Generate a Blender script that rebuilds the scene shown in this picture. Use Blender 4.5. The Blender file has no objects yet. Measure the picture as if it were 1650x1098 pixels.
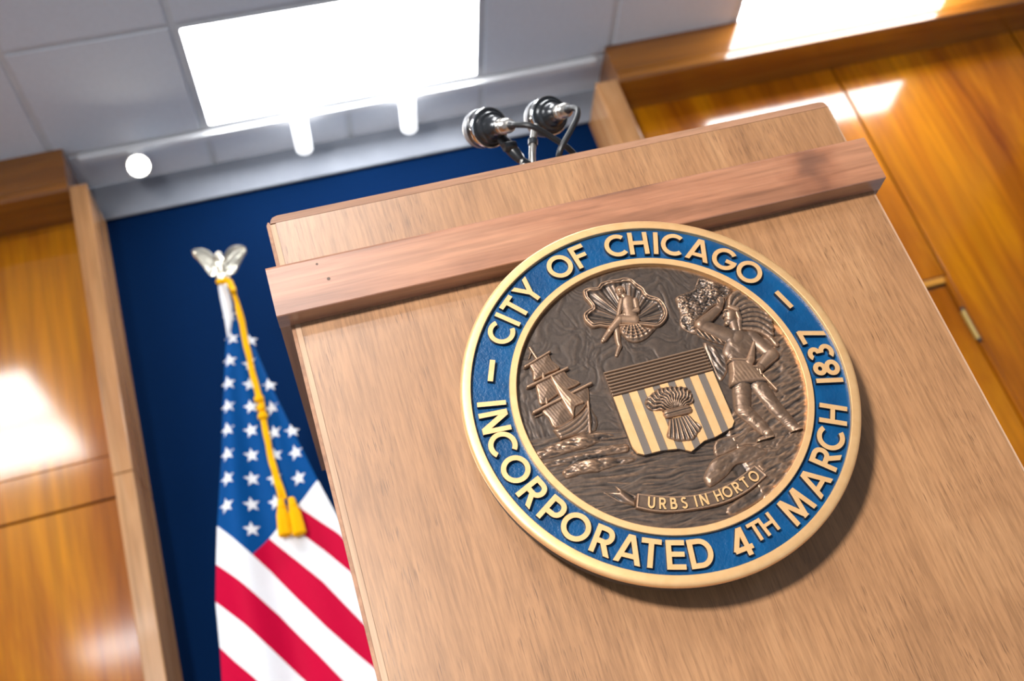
import bpy, bmesh, math, random
import numpy as np
from mathutils import Vector, Matrix

S = bpy.context.scene
C = bpy.context.collection
random.seed(4)
RNG = np.random.default_rng(7)

# ------------------------------------------------------------------ camera
CZ = 0.40                                   # camera height above the floor
Rm = np.array([[0.94711688, -0.08443375, -0.30958127],
               [-0.23689134, 0.46679856, -0.85204554],
               [0.21645349, 0.88032383, 0.42211117]])   # rows: image right, image down, forward
cam = bpy.data.cameras.new('camera')
cam.sensor_width = 36.0
cam.sensor_fit = 'HORIZONTAL'
cam.lens = 1779.176 / 1650 * 36.0
cam.shift_x = (825 - 909.27) / 1650
cam.shift_y = (568.15 - 549) / 1650
cam.clip_start = 0.05
cam.dof.use_dof = True
cam.dof.focus_distance = 1.27
cam.dof.aperture_fstop = 5.0
camo = bpy.data.objects.new('camera', cam)
C.objects.link(camo)
M = Matrix.Identity(4)
for i in range(3):
    M[i][0] = Rm[0][i]
    M[i][1] = -Rm[1][i]
    M[i][2] = -Rm[2][i]
M[2][3] = CZ
camo.matrix_world = M
S.camera = camo

# ------------------------------------------------------------------ light, world, exposure
S.view_settings.view_transform = 'Standard'
S.view_settings.look = 'None'
S.view_settings.gamma = 1.0
S.view_settings.use_curve_mapping = False
S.view_settings.exposure = 0.0
S.cycles.max_bounces = 8
S.cycles.diffuse_bounces = 4
S.cycles.sample_clamp_indirect = 6.0

w = bpy.data.worlds.new('world')
S.world = w
w.use_nodes = True
w.node_tree.nodes['Background'].inputs[0].default_value = (0.75, 0.85, 1.0, 1)
w.node_tree.nodes['Background'].inputs[1].default_value = 0.3

PANEL_L = 17.0                               # radiance of the ceiling light diffusers
KEY_POS, KEY_AIM, KEY_W, KEY_SIZE = (-1.75, -2.9, 1.95), (0.40, 1.15, 0.90), 66.0, 0.55
kl = bpy.data.lights.new('key_light', 'AREA')
kl.shape = 'DISK'
kl.size = KEY_SIZE
kl.energy = KEY_W
kl.spread = math.radians(75)
kl.color = (1.0, 0.96, 0.92)
ko = bpy.data.objects.new('key_light', kl)
C.objects.link(ko)
ko.location = KEY_POS
ko.rotation_euler = (Vector(KEY_AIM) - Vector(KEY_POS)).to_track_quat('-Z', 'Y').to_euler()

# ------------------------------------------------------------------ materials
def mat(name):
    m = bpy.data.materials.new(name)
    m.use_nodes = True
    nt = m.node_tree
    return m, nt, nt.nodes['Principled BSDF']

def node(nt, typ, **kw):
    n = nt.nodes.new(typ)
    for k, v in kw.items():
        if k in n.inputs:
            n.inputs[k].default_value = v
        else:
            setattr(n, k, v)
    return n

def coords(nt, scale):
    tc = node(nt, 'ShaderNodeTexCoord')
    mp = node(nt, 'ShaderNodeMapping')
    mp.inputs['Scale'].default_value = scale
    nt.links.new(tc.outputs['Object'], mp.inputs['Vector'])
    return mp.outputs['Vector']

def ramp(nt, fac, stops):
    r = node(nt, 'ShaderNodeValToRGB')
    el = r.color_ramp.elements
    while len(el) < len(stops):
        el.new(0.5)
    for e, (p, c) in zip(el, stops):
        e.position = p
        e.color = (*c, 1) if len(c) == 3 else c
    nt.links.new(fac, r.inputs['Fac'])
    return r.outputs['Color']

def mix(nt, typ, fac, a, b):
    n = node(nt, 'ShaderNodeMix', data_type='RGBA', blend_type=typ)
    for sock, v in ((n.inputs[0], fac), (n.inputs[6], a), (n.inputs[7], b)):
        if hasattr(v, 'is_linked'):
            nt.links.new(v, sock)
        else:
            sock.default_value = v if isinstance(v, float) else (*v, 1)
    return n.outputs[2]

def noise(nt, vec, scale, detail=4.0, rough=0.55, dist=0.0):
    n = node(nt, 'ShaderNodeTexNoise')
    n.inputs['Scale'].default_value = scale
    n.inputs['Detail'].default_value = detail
    n.inputs['Roughness'].default_value = rough
    n.inputs['Distortion'].default_value = dist
    nt.links.new(vec, n.inputs['Vector'])
    return n.outputs['Fac']

def bump(nt, bsdf, h, strength, dist):
    b = node(nt, 'ShaderNodeBump')
    b.inputs['Strength'].default_value = strength
    b.inputs['Distance'].default_value = dist
    nt.links.new(h, b.inputs['Height'])
    nt.links.new(b.outputs['Normal'], bsdf.inputs['Normal'])

def plain(name, col, rough=0.5, metal=0.0, emit=0.0, coat=0.0):
    m, nt, b = mat(name)
    b.inputs['Base Color'].default_value = (*col, 1)
    b.inputs['Roughness'].default_value = rough
    b.inputs['Metallic'].default_value = metal
    b.inputs['Coat Weight'].default_value = coat
    if emit:
        b.inputs['Emission Color'].default_value = (*col, 1)
        b.inputs['Emission Strength'].default_value = emit
    return m

def wood(name, dark, mid, light, axis, rough, pores=0.0, pore_col=(0.1, 0.05, 0.02), coat=0.0, spec=0.5, fstretch=22.0, blob=None, broad=5.0, stretch=9.0, fine=90.0, crough=0.08):
    """axis: 0 grain along x, 1 along y, 2 along z"""
    m, nt, b = mat(name)
    def sc(k, s):
        v = [k, k, k]
        v[axis] = k / s
        return tuple(v)
    v1 = coords(nt, sc(broad, stretch))
    f1 = noise(nt, v1, 1.0, 5.0, 0.6, 0.9)
    c = ramp(nt, f1, [(0.30, dark), (0.5, mid), (0.72, light)])
    v2 = coords(nt, sc(fine, fstretch))
    f2 = noise(nt, v2, 1.0, 3.0, 0.6, 0.2)
    g = ramp(nt, f2, [(0.3, (0.72, 0.70, 0.68)), (0.62, (1.06, 1.05, 1.05))])
    c = mix(nt, 'MULTIPLY', 1.0, c, g)
    h = f2
    if pores:
        v3 = coords(nt, sc(760.0, 20.0))
        f3 = noise(nt, v3, 1.0, 2.0, 0.5, 0.0)
        v4 = coords(nt, sc(30.0, 3.0))
        f4 = noise(nt, v4, 1.0, 2.0, 0.5, 0.0)
        p = node(nt, 'ShaderNodeMath', operation='MULTIPLY')
        p1 = ramp(nt, f3, [(0.57, (0, 0, 0)), (0.66, (1, 1, 1))])
        p2 = ramp(nt, f4, [(0.40, (0.15, 0.15, 0.15)), (0.62, (1, 1, 1))])
        pm = mix(nt, 'MULTIPLY', 1.0, p1, p2)
        sepm = mix(nt, 'MULTIPLY', 1.0, pm, (pores, pores, pores))
        bw = node(nt, 'ShaderNodeRGBToBW')
        nt.links.new(sepm, bw.inputs[0])
        c = mix(nt, 'MIX', bw.outputs[0], c, pore_col)
        inv = node(nt, 'ShaderNodeMath', operation='SUBTRACT')
        inv.inputs[0].default_value = 1.0
        nt.links.new(bw.outputs[0], inv.inputs[1])
        h = inv.outputs[0]
    if blob:                                   # a dark knot figure in the board
        vb = coords(nt, (1, 1, 1))
        wv = node(nt, 'ShaderNodeTexNoise')
        wv.inputs['Scale'].default_value = 22.0
        nt.links.new(vb, wv.inputs['Vector'])
        ad = node(nt, 'ShaderNodeVectorMath', operation='MULTIPLY_ADD')
        nt.links.new(wv.outputs['Color'], ad.inputs[0])
        ad.inputs[1].default_value = (0.07, 0.0, 0.05)
        nt.links.new(vb, ad.inputs[2])
        sb = node(nt, 'ShaderNodeVectorMath', operation='SUBTRACT')
        nt.links.new(ad.outputs[0], sb.inputs[0])
        sb.inputs[1].default_value = blob
        ml = node(nt, 'ShaderNodeVectorMath', operation='MULTIPLY')
        nt.links.new(sb.outputs[0], ml.inputs[0])
        ml.inputs[1].default_value = (1.0, 0.0, 0.55)
        ln = node(nt, 'ShaderNodeVectorMath', operation='LENGTH')
        nt.links.new(ml.outputs[0], ln.inputs[0])
        bm_ = ramp(nt, ln.outputs['Value'], [(0.006, (0.45, 0.43, 0.46)), (0.022, (0.80, 0.74, 0.72)), (0.05, (1, 1, 1))])
        c = mix(nt, 'MULTIPLY', 1.0, c, bm_)
    nt.links.new(c, b.inputs['Base Color'])
    b.inputs['Roughness'].default_value = rough
    b.inputs['Specular IOR Level'].default_value = spec
    b.inputs['Coat Weight'].default_value = coat
    b.inputs['Coat Roughness'].default_value = crough
    b.inputs['Coat IOR'].default_value = 1.7 if coat == 1.0 else 1.5
    bump(nt, b, h, 0.12 if pores else 0.25, 0.0002 if pores else 0.0005)
    return m

VENEER = wood('veneer_walnut', (0.295, 0.146, 0.062), (0.35, 0.176, 0.076), (0.40, 0.212, 0.096), 2, 0.34, 0.85, (0.14, 0.066, 0.028), 0.95, 0.8, 17.0, None, 11.0, 3.5, 330.0, 0.30)
EDGEV = wood('edge_wood_vertical', (0.36, 0.20, 0.12), (0.46, 0.28, 0.17), (0.54, 0.36, 0.23), 2, 0.4)
EDGEH = wood('edge_wood_horizontal', (0.25, 0.125, 0.07), (0.34, 0.18, 0.105), (0.40, 0.23, 0.14), 0, 0.4, 0.4)
BANDX = wood('band_walnut_x', (0.21, 0.09, 0.046), (0.36, 0.16, 0.084), (0.44, 0.215, 0.118), 0, 0.33, 0.0, coat=0.8, crough=0.3, spec=0.8, blob=(0.345, 0, 1.155), broad=14.0, stretch=7.0, fine=160.0)
BANDY = wood('band_walnut_y', (0.22, 0.10, 0.05), (0.32, 0.155, 0.08), (0.40, 0.21, 0.115), 1, 0.38, 0.0, broad=14.0, stretch=7.0)
TEAK = wood('teak_panel', (0.23, 0.050, 0.0002), (0.46, 0.138, 0.0004), (0.70, 0.270, 0.0006), 2, 0.30, 0.0, coat=1.0, spec=0.1, crough=0.11, broad=3.0, stretch=6.0, fine=26.0)
TEAKX = wood('teak_cornice', (0.20, 0.060, 0.005), (0.31, 0.11, 0.010), (0.42, 0.17, 0.02), 0, 0.3, 0.0, coat=1.0, spec=0.1, crough=0.1, broad=4.0, stretch=8.0, fine=26.0)
OAK = wood('post_oak', (0.35, 0.15, 0.05), (0.48, 0.24, 0.095), (0.57, 0.32, 0.15), 2, 0.25, 0.0, coat=0.2, broad=6.0, stretch=8.0, fine=50.0)
TEAKL = wood('teak_light', (0.50, 0.19, 0.02), (0.62, 0.27, 0.04), (0.72, 0.36, 0.06), 0, 0.25, 0.0, coat=0.5)
DARKGAP = plain('dark_gap', (0.02, 0.008, 0.002), 0.9)

def gold_mat():
    m, nt, b = mat('brushed_bronze')
    v = coords(nt, (90, 90, 90))
    f = noise(nt, v, 1.0, 3.0)
    c = ramp(nt, f, [(0.3, (0.82, 0.48, 0.21)), (0.7, (0.87, 0.54, 0.255))])
    nt.links.new(c, b.inputs['Base Color'])
    b.inputs['Metallic'].default_value = 0.62
    b.inputs['Roughness'].default_value = 0.42
    bump(nt, b, f, 0.05, 0.0002)
    return m
GOLD = gold_mat()

def enamel():
    m, nt, b = mat('blue_enamel')
    v = coords(nt, (1, 1, 1))
    f = noise(nt, v, 260.0, 3.0, 0.6)
    f2 = noise(nt, v, 30.0, 2.0)
    c = ramp(nt, f2, [(0.3, (0.0005, 0.040, 0.118)), (0.7, (0.001, 0.064, 0.178))])
    nt.links.new(c, b.inputs['Base Color'])
    b.inputs['Roughness'].default_value = 0.30
    b.inputs['Specular IOR Level'].default_value = 0.6
    bump(nt, b, f, 0.55, 0.0012)
    return m
ENAMEL = enamel()

def bronze():
    m, nt, b = mat('dark_bronze')
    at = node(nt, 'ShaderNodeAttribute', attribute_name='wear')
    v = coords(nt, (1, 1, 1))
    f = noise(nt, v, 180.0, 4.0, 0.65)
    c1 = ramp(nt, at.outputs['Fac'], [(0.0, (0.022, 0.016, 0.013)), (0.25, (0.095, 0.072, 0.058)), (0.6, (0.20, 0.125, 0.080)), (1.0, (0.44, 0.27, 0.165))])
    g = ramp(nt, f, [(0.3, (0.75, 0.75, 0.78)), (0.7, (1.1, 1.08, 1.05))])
    c = mix(nt, 'MULTIPLY', 1.0, c1, g)
    nt.links.new(c, b.inputs['Base Color'])
    b.inputs['Metallic'].default_value = 0.55
    b.inputs['Roughness'].default_value = 0.40
    bump(nt, b, f, 0.35, 0.0006)
    return m
BRONZE = bronze()

def paint(name, a, c2, rough, scale=40.0, bs=0.1):
    m, nt, b = mat(name)
    v = coords(nt, (1, 1, 1))
    f = noise(nt, v, scale, 4.0)
    c = ramp(nt, f, [(0.3, a), (0.7, c2)])
    nt.links.new(c, b.inputs['Base Color'])
    b.inputs['Roughness'].default_value = rough
    bump(nt, b, f, bs, 0.002)
    return m
TILE = paint('ceiling_tile_white', (0.75, 0.78, 0.83), (0.79, 0.82, 0.87), 0.9, 60.0)
GRIDM = paint('grid_white', (0.70, 0.72, 0.74), (0.74, 0.76, 0.78), 0.5, 20.0)
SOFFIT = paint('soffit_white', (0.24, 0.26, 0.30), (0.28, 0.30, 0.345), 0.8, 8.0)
BLUEWALL = paint('blue_wall_fabric', (0.0004, 0.011, 0.049), (0.0005, 0.0135, 0.058), 0.9, 300.0, 0.3)
BLUEWALL.node_tree.nodes['Principled BSDF'].inputs['Specular IOR Level'].default_value = 0.05
WHITEWALL = paint('white_wall_paint', (0.42, 0.42, 0.43), (0.46, 0.46, 0.47), 0.8, 10.0)
CARPET = paint('grey_carpet', (0.27, 0.31, 0.36), (0.31, 0.35, 0.41), 0.95, 500.0, 0.6)
DIFFUSER = plain('light_diffuser', (0.97, 0.985, 1.0), 0.5, 0, PANEL_L)
LAMPGLOW = plain('lamp_glow', (1.0, 0.93, 0.80), 0.5, 0, 60.0)
WHITEMETAL = plain('white_powder_metal', (0.85, 0.86, 0.88), 0.35)
BLACKM = plain('black_metal', (0.012, 0.014, 0.017), 0.28, 0.0, 0, 0.3)
RUBBER = plain('black_rubber', (0.012, 0.013, 0.015), 0.45)
CHROME = plain('chrome', (0.80, 0.80, 0.80), 0.14, 1.0)
NICKEL = plain('satin_nickel', (0.62, 0.59, 0.54), 0.3, 1.0)
GRILLE = plain('grey_mesh_grille', (0.34, 0.35, 0.37), 0.45, 0.6)
BRASS = plain('hinge_brass', (0.60, 0.47, 0.20), 0.3, 0.9)
FINIALM = plain('pale_champagne_metal', (0.80, 0.76, 0.64), 0.28, 0.85)
CLOTHBLUE = paint('flag_blue', (0.001, 0.060, 0.230), (0.001, 0.072, 0.270), 0.65, 200.0)
CLOTHRED = paint('flag_red', (0.49, 0.001, 0.033), (0.55, 0.001, 0.040), 0.65, 200.0)
CLOTHWHITE = paint('flag_white', (0.84, 0.85, 0.88), (0.88, 0.89, 0.92), 0.7, 200.0)
CORDM = paint('golden_cord', (0.88, 0.42, 0.001), (0.98, 0.52, 0.002), 0.6, 300.0, 0.6)
BACKM = plain('dark_backing', (0.03, 0.018, 0.010), 0.6, 0.0)
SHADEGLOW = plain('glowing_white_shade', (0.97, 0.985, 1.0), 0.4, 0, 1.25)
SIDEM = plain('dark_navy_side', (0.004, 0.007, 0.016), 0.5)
STRIPEG = plain('dull_bronze_stripe', (0.155, 0.125, 0.105), 0.5, 0.4)
CHIEFM = plain('brown_bronze_bar', (0.26, 0.165, 0.105), 0.42, 0.55)

for m_ in (CLOTHBLUE, CLOTHRED, CLOTHWHITE, CORDM):
    m_.node_tree.nodes['Principled BSDF'].inputs['Specular IOR Level'].default_value = 0.08

# ------------------------------------------------------------------ outlines (metres, in the plane of the seal or of the flag)
SHELL = [(-0.0466,0.1498),(-0.0396,0.1515),(-0.0293,0.1495),(-0.0233,0.1538),(-0.0138,0.1549),(-0.0012,0.1537),(0.0067,0.1538),(0.0156,0.1492),(0.0196,0.1421),(0.0255,0.1331),(0.0274,0.1238),(0.0376,0.1159),(0.042,0.1066),(0.0422,0.095),(0.0386,0.0873),(0.031,0.0808),(0.0211,0.0785),(0.003,0.0856),(-0.0208,0.0907),(-0.034,0.093),(-0.0429,0.0968),(-0.0515,0.0977),(-0.0559,0.1032),(-0.0584,0.111),(-0.0563,0.119),(-0.0493,0.1229),(-0.0449,0.1246),(-0.0462,0.1321),(-0.0485,0.1386),(-0.048,0.1457)]
SHELL_FOCUS = [(-0.0068,0.094)]
SHELL_BASE = [(-0.022,0.0854),(-0.0203,0.092),(-0.0124,0.0927),(0.0049,0.0908),(0.0089,0.084),(0.0211,0.0785),(0.017,0.0746),(0.0056,0.0679),(-0.0068,0.0657),(-0.0156,0.0695),(-0.0202,0.0778)]
CHILD = [(-0.0038,0.1359,0.0066),(-0.0019,0.1398,0.0072),(-0.0019,0.1296,0.0033),(0.0005,0.1216,0.0064),(-0.0019,0.1114,0.0061),(-0.0039,0.1004,0.0074),(-0.0064,0.1242,0.0031),(-0.012,0.1141,0.0026),(-0.0174,0.1048,0.002),(0.0092,0.1197,0.0033),(0.0068,0.1061,0.0031),(-0.0097,0.1038,0.0022),(-0.0008,0.0945,0.0056),(-0.0177,0.0994,0.0046),(-0.0337,0.0886,0.0031),(-0.0436,0.0801,0.0026),(-0.0459,0.0786,0.0018),(-0.0245,0.0903,0.0041),(-0.0283,0.073,0.0028),(-0.0285,0.0668,0.0026),(-0.0364,0.0565,0.0017)]
FIG_HEAD = [(0.1136,0.069,0.0091),(0.1059,0.0623,0.0049),(0.1055,0.0712,0.0019),(0.1145,0.0798,0.0058),(0.1124,0.0547,0.0062),(0.1216,0.0603,0.0045),(0.1164,0.0478,0.0029)]
FIG_TORSO = [(0.0992,0.0526),(0.1112,0.0516),(0.1237,0.0458),(0.1339,0.0395),(0.1311,0.0254),(0.1195,0.0128),(0.1091,0.0056),(0.0874,0.0116),(0.092,0.0317)]
FIG_RARM = [(0.1016,0.0439,0.0087),(0.0741,0.0676,0.0062),(0.1035,0.0828,0.0041),(0.1094,0.0883,0.0029),(0.1065,0.0902,0.0014),(0.1124,0.0905,0.0014)]
FIG_LARM = [(0.1274,0.0367,0.0078),(0.1403,0.007,0.0074),(0.1189,-0.0061,0.0045),(0.1148,-0.0083,0.0049)]
FIG_STICK = [(0.1156,-0.0063,0.0014),(0.1271,-0.0371,0.0016)]
FIG_POUCH = [(0.1254,0.027,0.0016),(0.1127,0.0068,0.0049),(0.1082,0.0024,0.0054)]
FIG_SKIRT = [(0.0888,0.0123),(0.1091,0.0056),(0.1184,-0.0171),(0.1211,-0.0256),(0.1015,-0.0227),(0.0764,-0.0189),(0.0819,-0.0035)]
FIG_LLEG = [(0.0906,-0.0214,0.0099),(0.0802,-0.0499,0.0087),(0.092,-0.0745,0.0074),(0.0957,-0.0861,0.0054),(0.0978,-0.0898,0.0037),(0.0836,-0.092,0.0033)]
FIG_RLEG = [(0.1105,-0.0259,0.0095),(0.1179,-0.0584,0.0082),(0.1293,-0.0883,0.0062),(0.1317,-0.0922,0.0049),(0.1191,-0.0997,0.0041)]
FIG_FEATHERS = [(0.1151,0.0796),(0.1389,0.0981),(0.146,0.089),(0.1504,0.0778),(0.1555,0.0693),(0.1575,0.0586),(0.1573,0.05),(0.1548,0.0407),(0.1512,0.0325),(0.1513,0.0175)]
FIG_FEATHER_ROOT = [(0.1165,0.0804),(0.1225,0.0741),(0.124,0.062),(0.1188,0.0495)]
FIG_FRINGE = [(0.0691,0.0655),(0.0955,0.0433),(0.0921,0.0351),(0.0704,0.0502),(0.0653,0.0585)]
TREE = [(0.0571,0.1084),(0.0634,0.1138),(0.0837,0.1166),(0.0914,0.1253),(0.0989,0.1306),(0.1168,0.1185),(0.1309,0.105),(0.1198,0.0937),(0.1114,0.0889),(0.0981,0.0878),(0.076,0.0751),(0.0681,0.0657),(0.0668,0.0569),(0.0581,0.0616),(0.051,0.0705),(0.0513,0.0796),(0.0563,0.0898)]
TREE_LOW = [(0.0684,0.0451),(0.0838,0.0363),(0.0908,0.0275),(0.0869,0.0129),(0.082,0.0009),(0.0692,-0.0077),(0.0684,0.0135)]
HULL = [(-0.1373,-0.0129),(-0.1332,-0.0124),(-0.1103,-0.006),(-0.0973,-0.0009),(-0.0879,0.0078),(-0.0884,-0.0035),(-0.0905,-0.0168),(-0.0978,-0.0288),(-0.111,-0.0273),(-0.1325,-0.0274)]
HULL_BOW = [(-0.0879,0.0087),(-0.0865,0.0012),(-0.0839,-0.0117),(-0.0852,-0.02),(-0.0901,-0.0273),(-0.0978,-0.0288),(-0.0924,-0.0093)]
SAIL1 = [(-0.1382,0.0738),(-0.1255,0.0776),(-0.1125,0.08),(-0.1108,0.0698),(-0.1047,0.0581),(-0.1214,0.0546),(-0.1389,0.0506),(-0.1371,0.0626)]
SAIL2 = [(-0.1374,0.0475),(-0.1204,0.0526),(-0.1029,0.0561),(-0.0987,0.0438),(-0.0883,0.0333),(-0.1156,0.0271),(-0.14,0.019),(-0.1401,0.034)]
SAIL3 = [(-0.1405,0.0148),(-0.1117,0.0242),(-0.0835,0.0279),(-0.0834,0.0162),(-0.0881,0.007),(-0.1105,-0.0068),(-0.1332,-0.0124),(-0.1374,0.0018)]
JIB = [(-0.1201,0.0534),(-0.1066,0.0299),(-0.0921,0.0086),(-0.1041,0.0054),(-0.1107,-0.0071),(-0.1165,0.0168)]
SPARS = [(-0.1435,0.0698,0.0022),(-0.1106,0.0807,0.0019),(-0.1481,0.0443,0.0026),(-0.0974,0.0552,0.0022),(-0.1509,0.0122,0.0027),(-0.0773,0.0293,0.0024),(-0.1508,0.0073,0.0014),(-0.1425,0.0084,0.0014)]
MAST = [(-0.1309,0.0928,0.0015),(-0.1245,0.0654,0.0019),(-0.1333,0.0198,0.0019)]
STEM = [(-0.088,0.0084,0.0014),(-0.0982,-0.0284,0.0017)]
SHIELD = [(-0.0599,0.0369),(0.0625,0.0381),(0.0636,0.0046),(0.0657,-0.0448),(0.064,-0.0612),(0.0585,-0.0677),(0.036,-0.0735),(0.0218,-0.0744),(0.0101,-0.0796),(0.0028,-0.0825),(-0.0089,-0.0756),(-0.028,-0.0722),(-0.0494,-0.0717),(-0.056,-0.0677),(-0.0594,-0.0582),(-0.0597,0.004)]
CHIEF = [(-0.0599,0.0369),(0.0625,0.0381),(0.0636,0.0046),(-0.0592,0.0043)]
SHEAF_TOP = [(-0.0178,-0.0152,0.0099),(-0.0047,-0.01,0.0107),(0.0076,-0.0105,0.0099),(0.0185,-0.0151,0.0107),(0.0202,-0.0215,0.0085),(-0.0015,-0.0198,0.0114),(0.0098,-0.023,0.0085)]
SHEAF_BAND = [(-0.0071,-0.0329,0.0054),(0.0168,-0.0339,0.0054)]
SHEAF_SKIRT = [(-0.0085,-0.0384),(0.004,-0.0383),(0.0163,-0.0388),(0.021,-0.0482),(0.0266,-0.0585),(0.0181,-0.0662),(0.0076,-0.0718),(-0.0086,-0.0678),(-0.0196,-0.059),(-0.0136,-0.0485)]
RIBBON_TOP = [(-0.0717,-0.1115),(-0.0526,-0.1197),(-0.0277,-0.1278),(0.0027,-0.1322),(0.0324,-0.1289),(0.0662,-0.117)]
RIBBON_BOT = [(-0.0789,-0.1269),(-0.0557,-0.1388),(-0.0248,-0.146),(0.014,-0.1493),(0.0466,-0.144),(0.0751,-0.1326)]
RIBBON_L = [(-0.0721,-0.1124),(-0.0808,-0.1047),(-0.0919,-0.0944),(-0.0909,-0.1028),(-0.108,-0.0982),(-0.0939,-0.1141),(-0.078,-0.1244)]
RIBBON_R = [(0.0677,-0.1183),(0.0721,-0.1138),(0.0788,-0.1215),(0.0905,-0.1234),(0.0739,-0.128),(0.0714,-0.1315)]
RIBBON_TXT = [(-0.0611,-0.1267),(-0.0498,-0.131),(-0.0381,-0.1341),(-0.0268,-0.1368),(-0.0139,-0.1385),(-0.0044,-0.1399),(0.0126,-0.1402),(0.0232,-0.1392),(0.0345,-0.1363),(0.0472,-0.1328),(0.0596,-0.1302)]
ROCK = [(0.0064,-0.1126),(0.015,-0.1036),(0.0252,-0.0961),(0.0471,-0.0928),(0.0689,-0.0905),(0.0889,-0.1027),(0.0838,-0.1098),(0.0661,-0.1121),(0.0483,-0.1101),(0.0319,-0.12),(0.0098,-0.1271),(0.0055,-0.1175)]
LAND = [(0.0351,-0.0765),(0.0546,-0.0746),(0.0846,-0.0756),(0.143,-0.0857),(0.1354,-0.1075),(0.1038,-0.107),(0.0893,-0.1018),(0.0685,-0.0915),(0.0297,-0.0952)]
LAND2 = [(0.0885,-0.1037),(0.1344,-0.105),(0.1051,-0.1329),(0.0789,-0.1503),(0.026,-0.1644),(0.0185,-0.1531),(0.076,-0.1328),(0.0927,-0.123),(0.0787,-0.1168)]
WAVE1 = [(-0.1585,-0.0378,0.0055),(-0.1344,-0.0364,0.0064),(-0.1083,-0.0354,0.0072),(-0.0906,-0.0362,0.0043)]
WAVE2 = [(-0.1568,-0.0508,0.003),(-0.1202,-0.053,0.0038),(-0.0847,-0.0538,0.0047),(-0.0664,-0.0559,0.0047)]
WAVE3 = [(-0.1366,-0.067,0.0051),(-0.124,-0.0644,0.0064),(-0.1047,-0.0659,0.0072),(-0.0818,-0.0683,0.0043),(-0.059,-0.0718,0.0021)]
WAVE4 = [(-0.1168,-0.0308,0.0034),(-0.1042,-0.0291,0.0043),(-0.0899,-0.0343,0.0043),(-0.0683,-0.0415,0.0019)]
WAVE5 = [(-0.123,-0.0791,0.0017),(-0.0727,-0.0876,0.0019),(-0.0337,-0.0906,0.0019),(0.0061,-0.0979,0.0011)]
WAVE6 = [(-0.1004,-0.0878,0.0013),(-0.058,-0.1022,0.0017),(-0.0198,-0.1071,0.0013)]
WAVE7 = [(-0.0693,-0.0782,0.0015),(-0.0309,-0.083,0.0015),(0.0035,-0.0887,0.0011)]
FL_LEFT = [(-0.24,2.538),(-0.245,2.393),(-0.265,2.301),(-0.309,2.102),(-0.348,1.912),(-0.377,1.791),(-0.399,1.697),(-0.422,1.579),(-0.444,1.467),(-0.455,1.33),(-0.466,1.234),(-0.478,1.127),(-0.491,0.993)]
FL_RIGHT = [(-0.209,2.524),(-0.185,2.34),(-0.149,2.103),(-0.11,1.905),(-0.075,1.746),(-0.047,1.61),(-0.032,1.422),(-0.031,1.227),(-0.039,1.103),(-0.043,0.992),(-0.05,0.854)]
CANTON_L = [(-0.399,1.697),(-0.37,1.652),(-0.341,1.607),(-0.312,1.566)]
CANTON_R = [(-0.312,1.566),(-0.257,1.612),(-0.211,1.648),(-0.155,1.688),(-0.077,1.746)]
LINES = [[(-0.311,1.564),(-0.273,1.509),(-0.211,1.398),(-0.15,1.292),(-0.074,1.178),(-0.005,1.082)],[(-0.423,1.579),(-0.364,1.499),(-0.273,1.368),(-0.192,1.228),(-0.144,1.135),(-0.069,1.005)],[(-0.444,1.466),(-0.371,1.364),(-0.297,1.251),(-0.242,1.165),(-0.16,1.002)],[(-0.455,1.33),(-0.419,1.272),(-0.373,1.206),(-0.296,1.076)],[(-0.468,1.22),(-0.421,1.142)]]
LINES_UP = [[(-0.256,1.611),(-0.21,1.543),(-0.13,1.428),(-0.05,1.281),(0.016,1.165)],[(-0.212,1.648),(-0.161,1.596),(-0.108,1.526),(-0.051,1.44),(0.031,1.32)],[(-0.162,1.682),(-0.123,1.635),(-0.086,1.584),(-0.033,1.517)]]
LINES_UP2 = [[(-0.158,1.684),(-0.115,1.672),(-0.053,1.559),(-0.006,1.467)]]
STARS = [(-0.235,2.413),(-0.243,2.324),(-0.264,2.241),(-0.283,2.157),(-0.298,2.074),(-0.313,1.992),(-0.328,1.908),(-0.342,1.826),(-0.36,1.74),(-0.187,2.299),(-0.206,2.218),(-0.218,2.141),(-0.23,2.059),(-0.245,1.977),(-0.259,1.892),(-0.272,1.812),(-0.288,1.727),(-0.302,1.646),(-0.159,2.117),(-0.167,2.034),(-0.177,1.951),(-0.189,1.874),(-0.206,1.795),(-0.218,1.717),(-0.122,1.933),(-0.126,1.856),(-0.135,1.774)]
CORD = [(-0.237,2.534),(-0.21,2.519),(-0.2,2.461),(-0.199,2.4),(-0.2,2.259),(-0.199,2.128),(-0.194,2.046),(-0.197,2.002),(-0.201,1.869),(-0.199,1.782),(-0.197,1.717)]
CORD2 = [(-0.197,2.002),(-0.195,1.872),(-0.19,1.779),(-0.183,1.709)]
TASSELS = [(-0.192,1.712),(-0.202,1.59),(-0.176,1.707),(-0.175,1.582)]
HEADING = [(-0.25,2.53),(-0.223,2.518),(-0.22,2.461),(-0.236,2.411),(-0.253,2.334),(-0.257,2.372),(-0.254,2.446)]
FINIAL = [(-0.221,2.694),(-0.304,2.703),(-0.135,2.676),(-0.226,2.629),(-0.229,2.578),(-0.228,2.534)]

# ------------------------------------------------------------------ helpers
def root_of(o):
    while o.parent is not None:
        o = o.parent
    return o

def thing(name, label, cat, loc, group=None):
    o = bpy.data.objects.new(name, None)
    C.objects.link(o)
    o.location = loc
    o.empty_display_size = 0.05
    o['label'] = label
    o['category'] = cat
    if group:
        o['group'] = group
    return o

def structure(name, loc=(0, 0, 0)):
    o = bpy.data.objects.new(name, None)
    C.objects.link(o)
    o.location = loc
    o['kind'] = 'structure'
    return o

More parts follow.
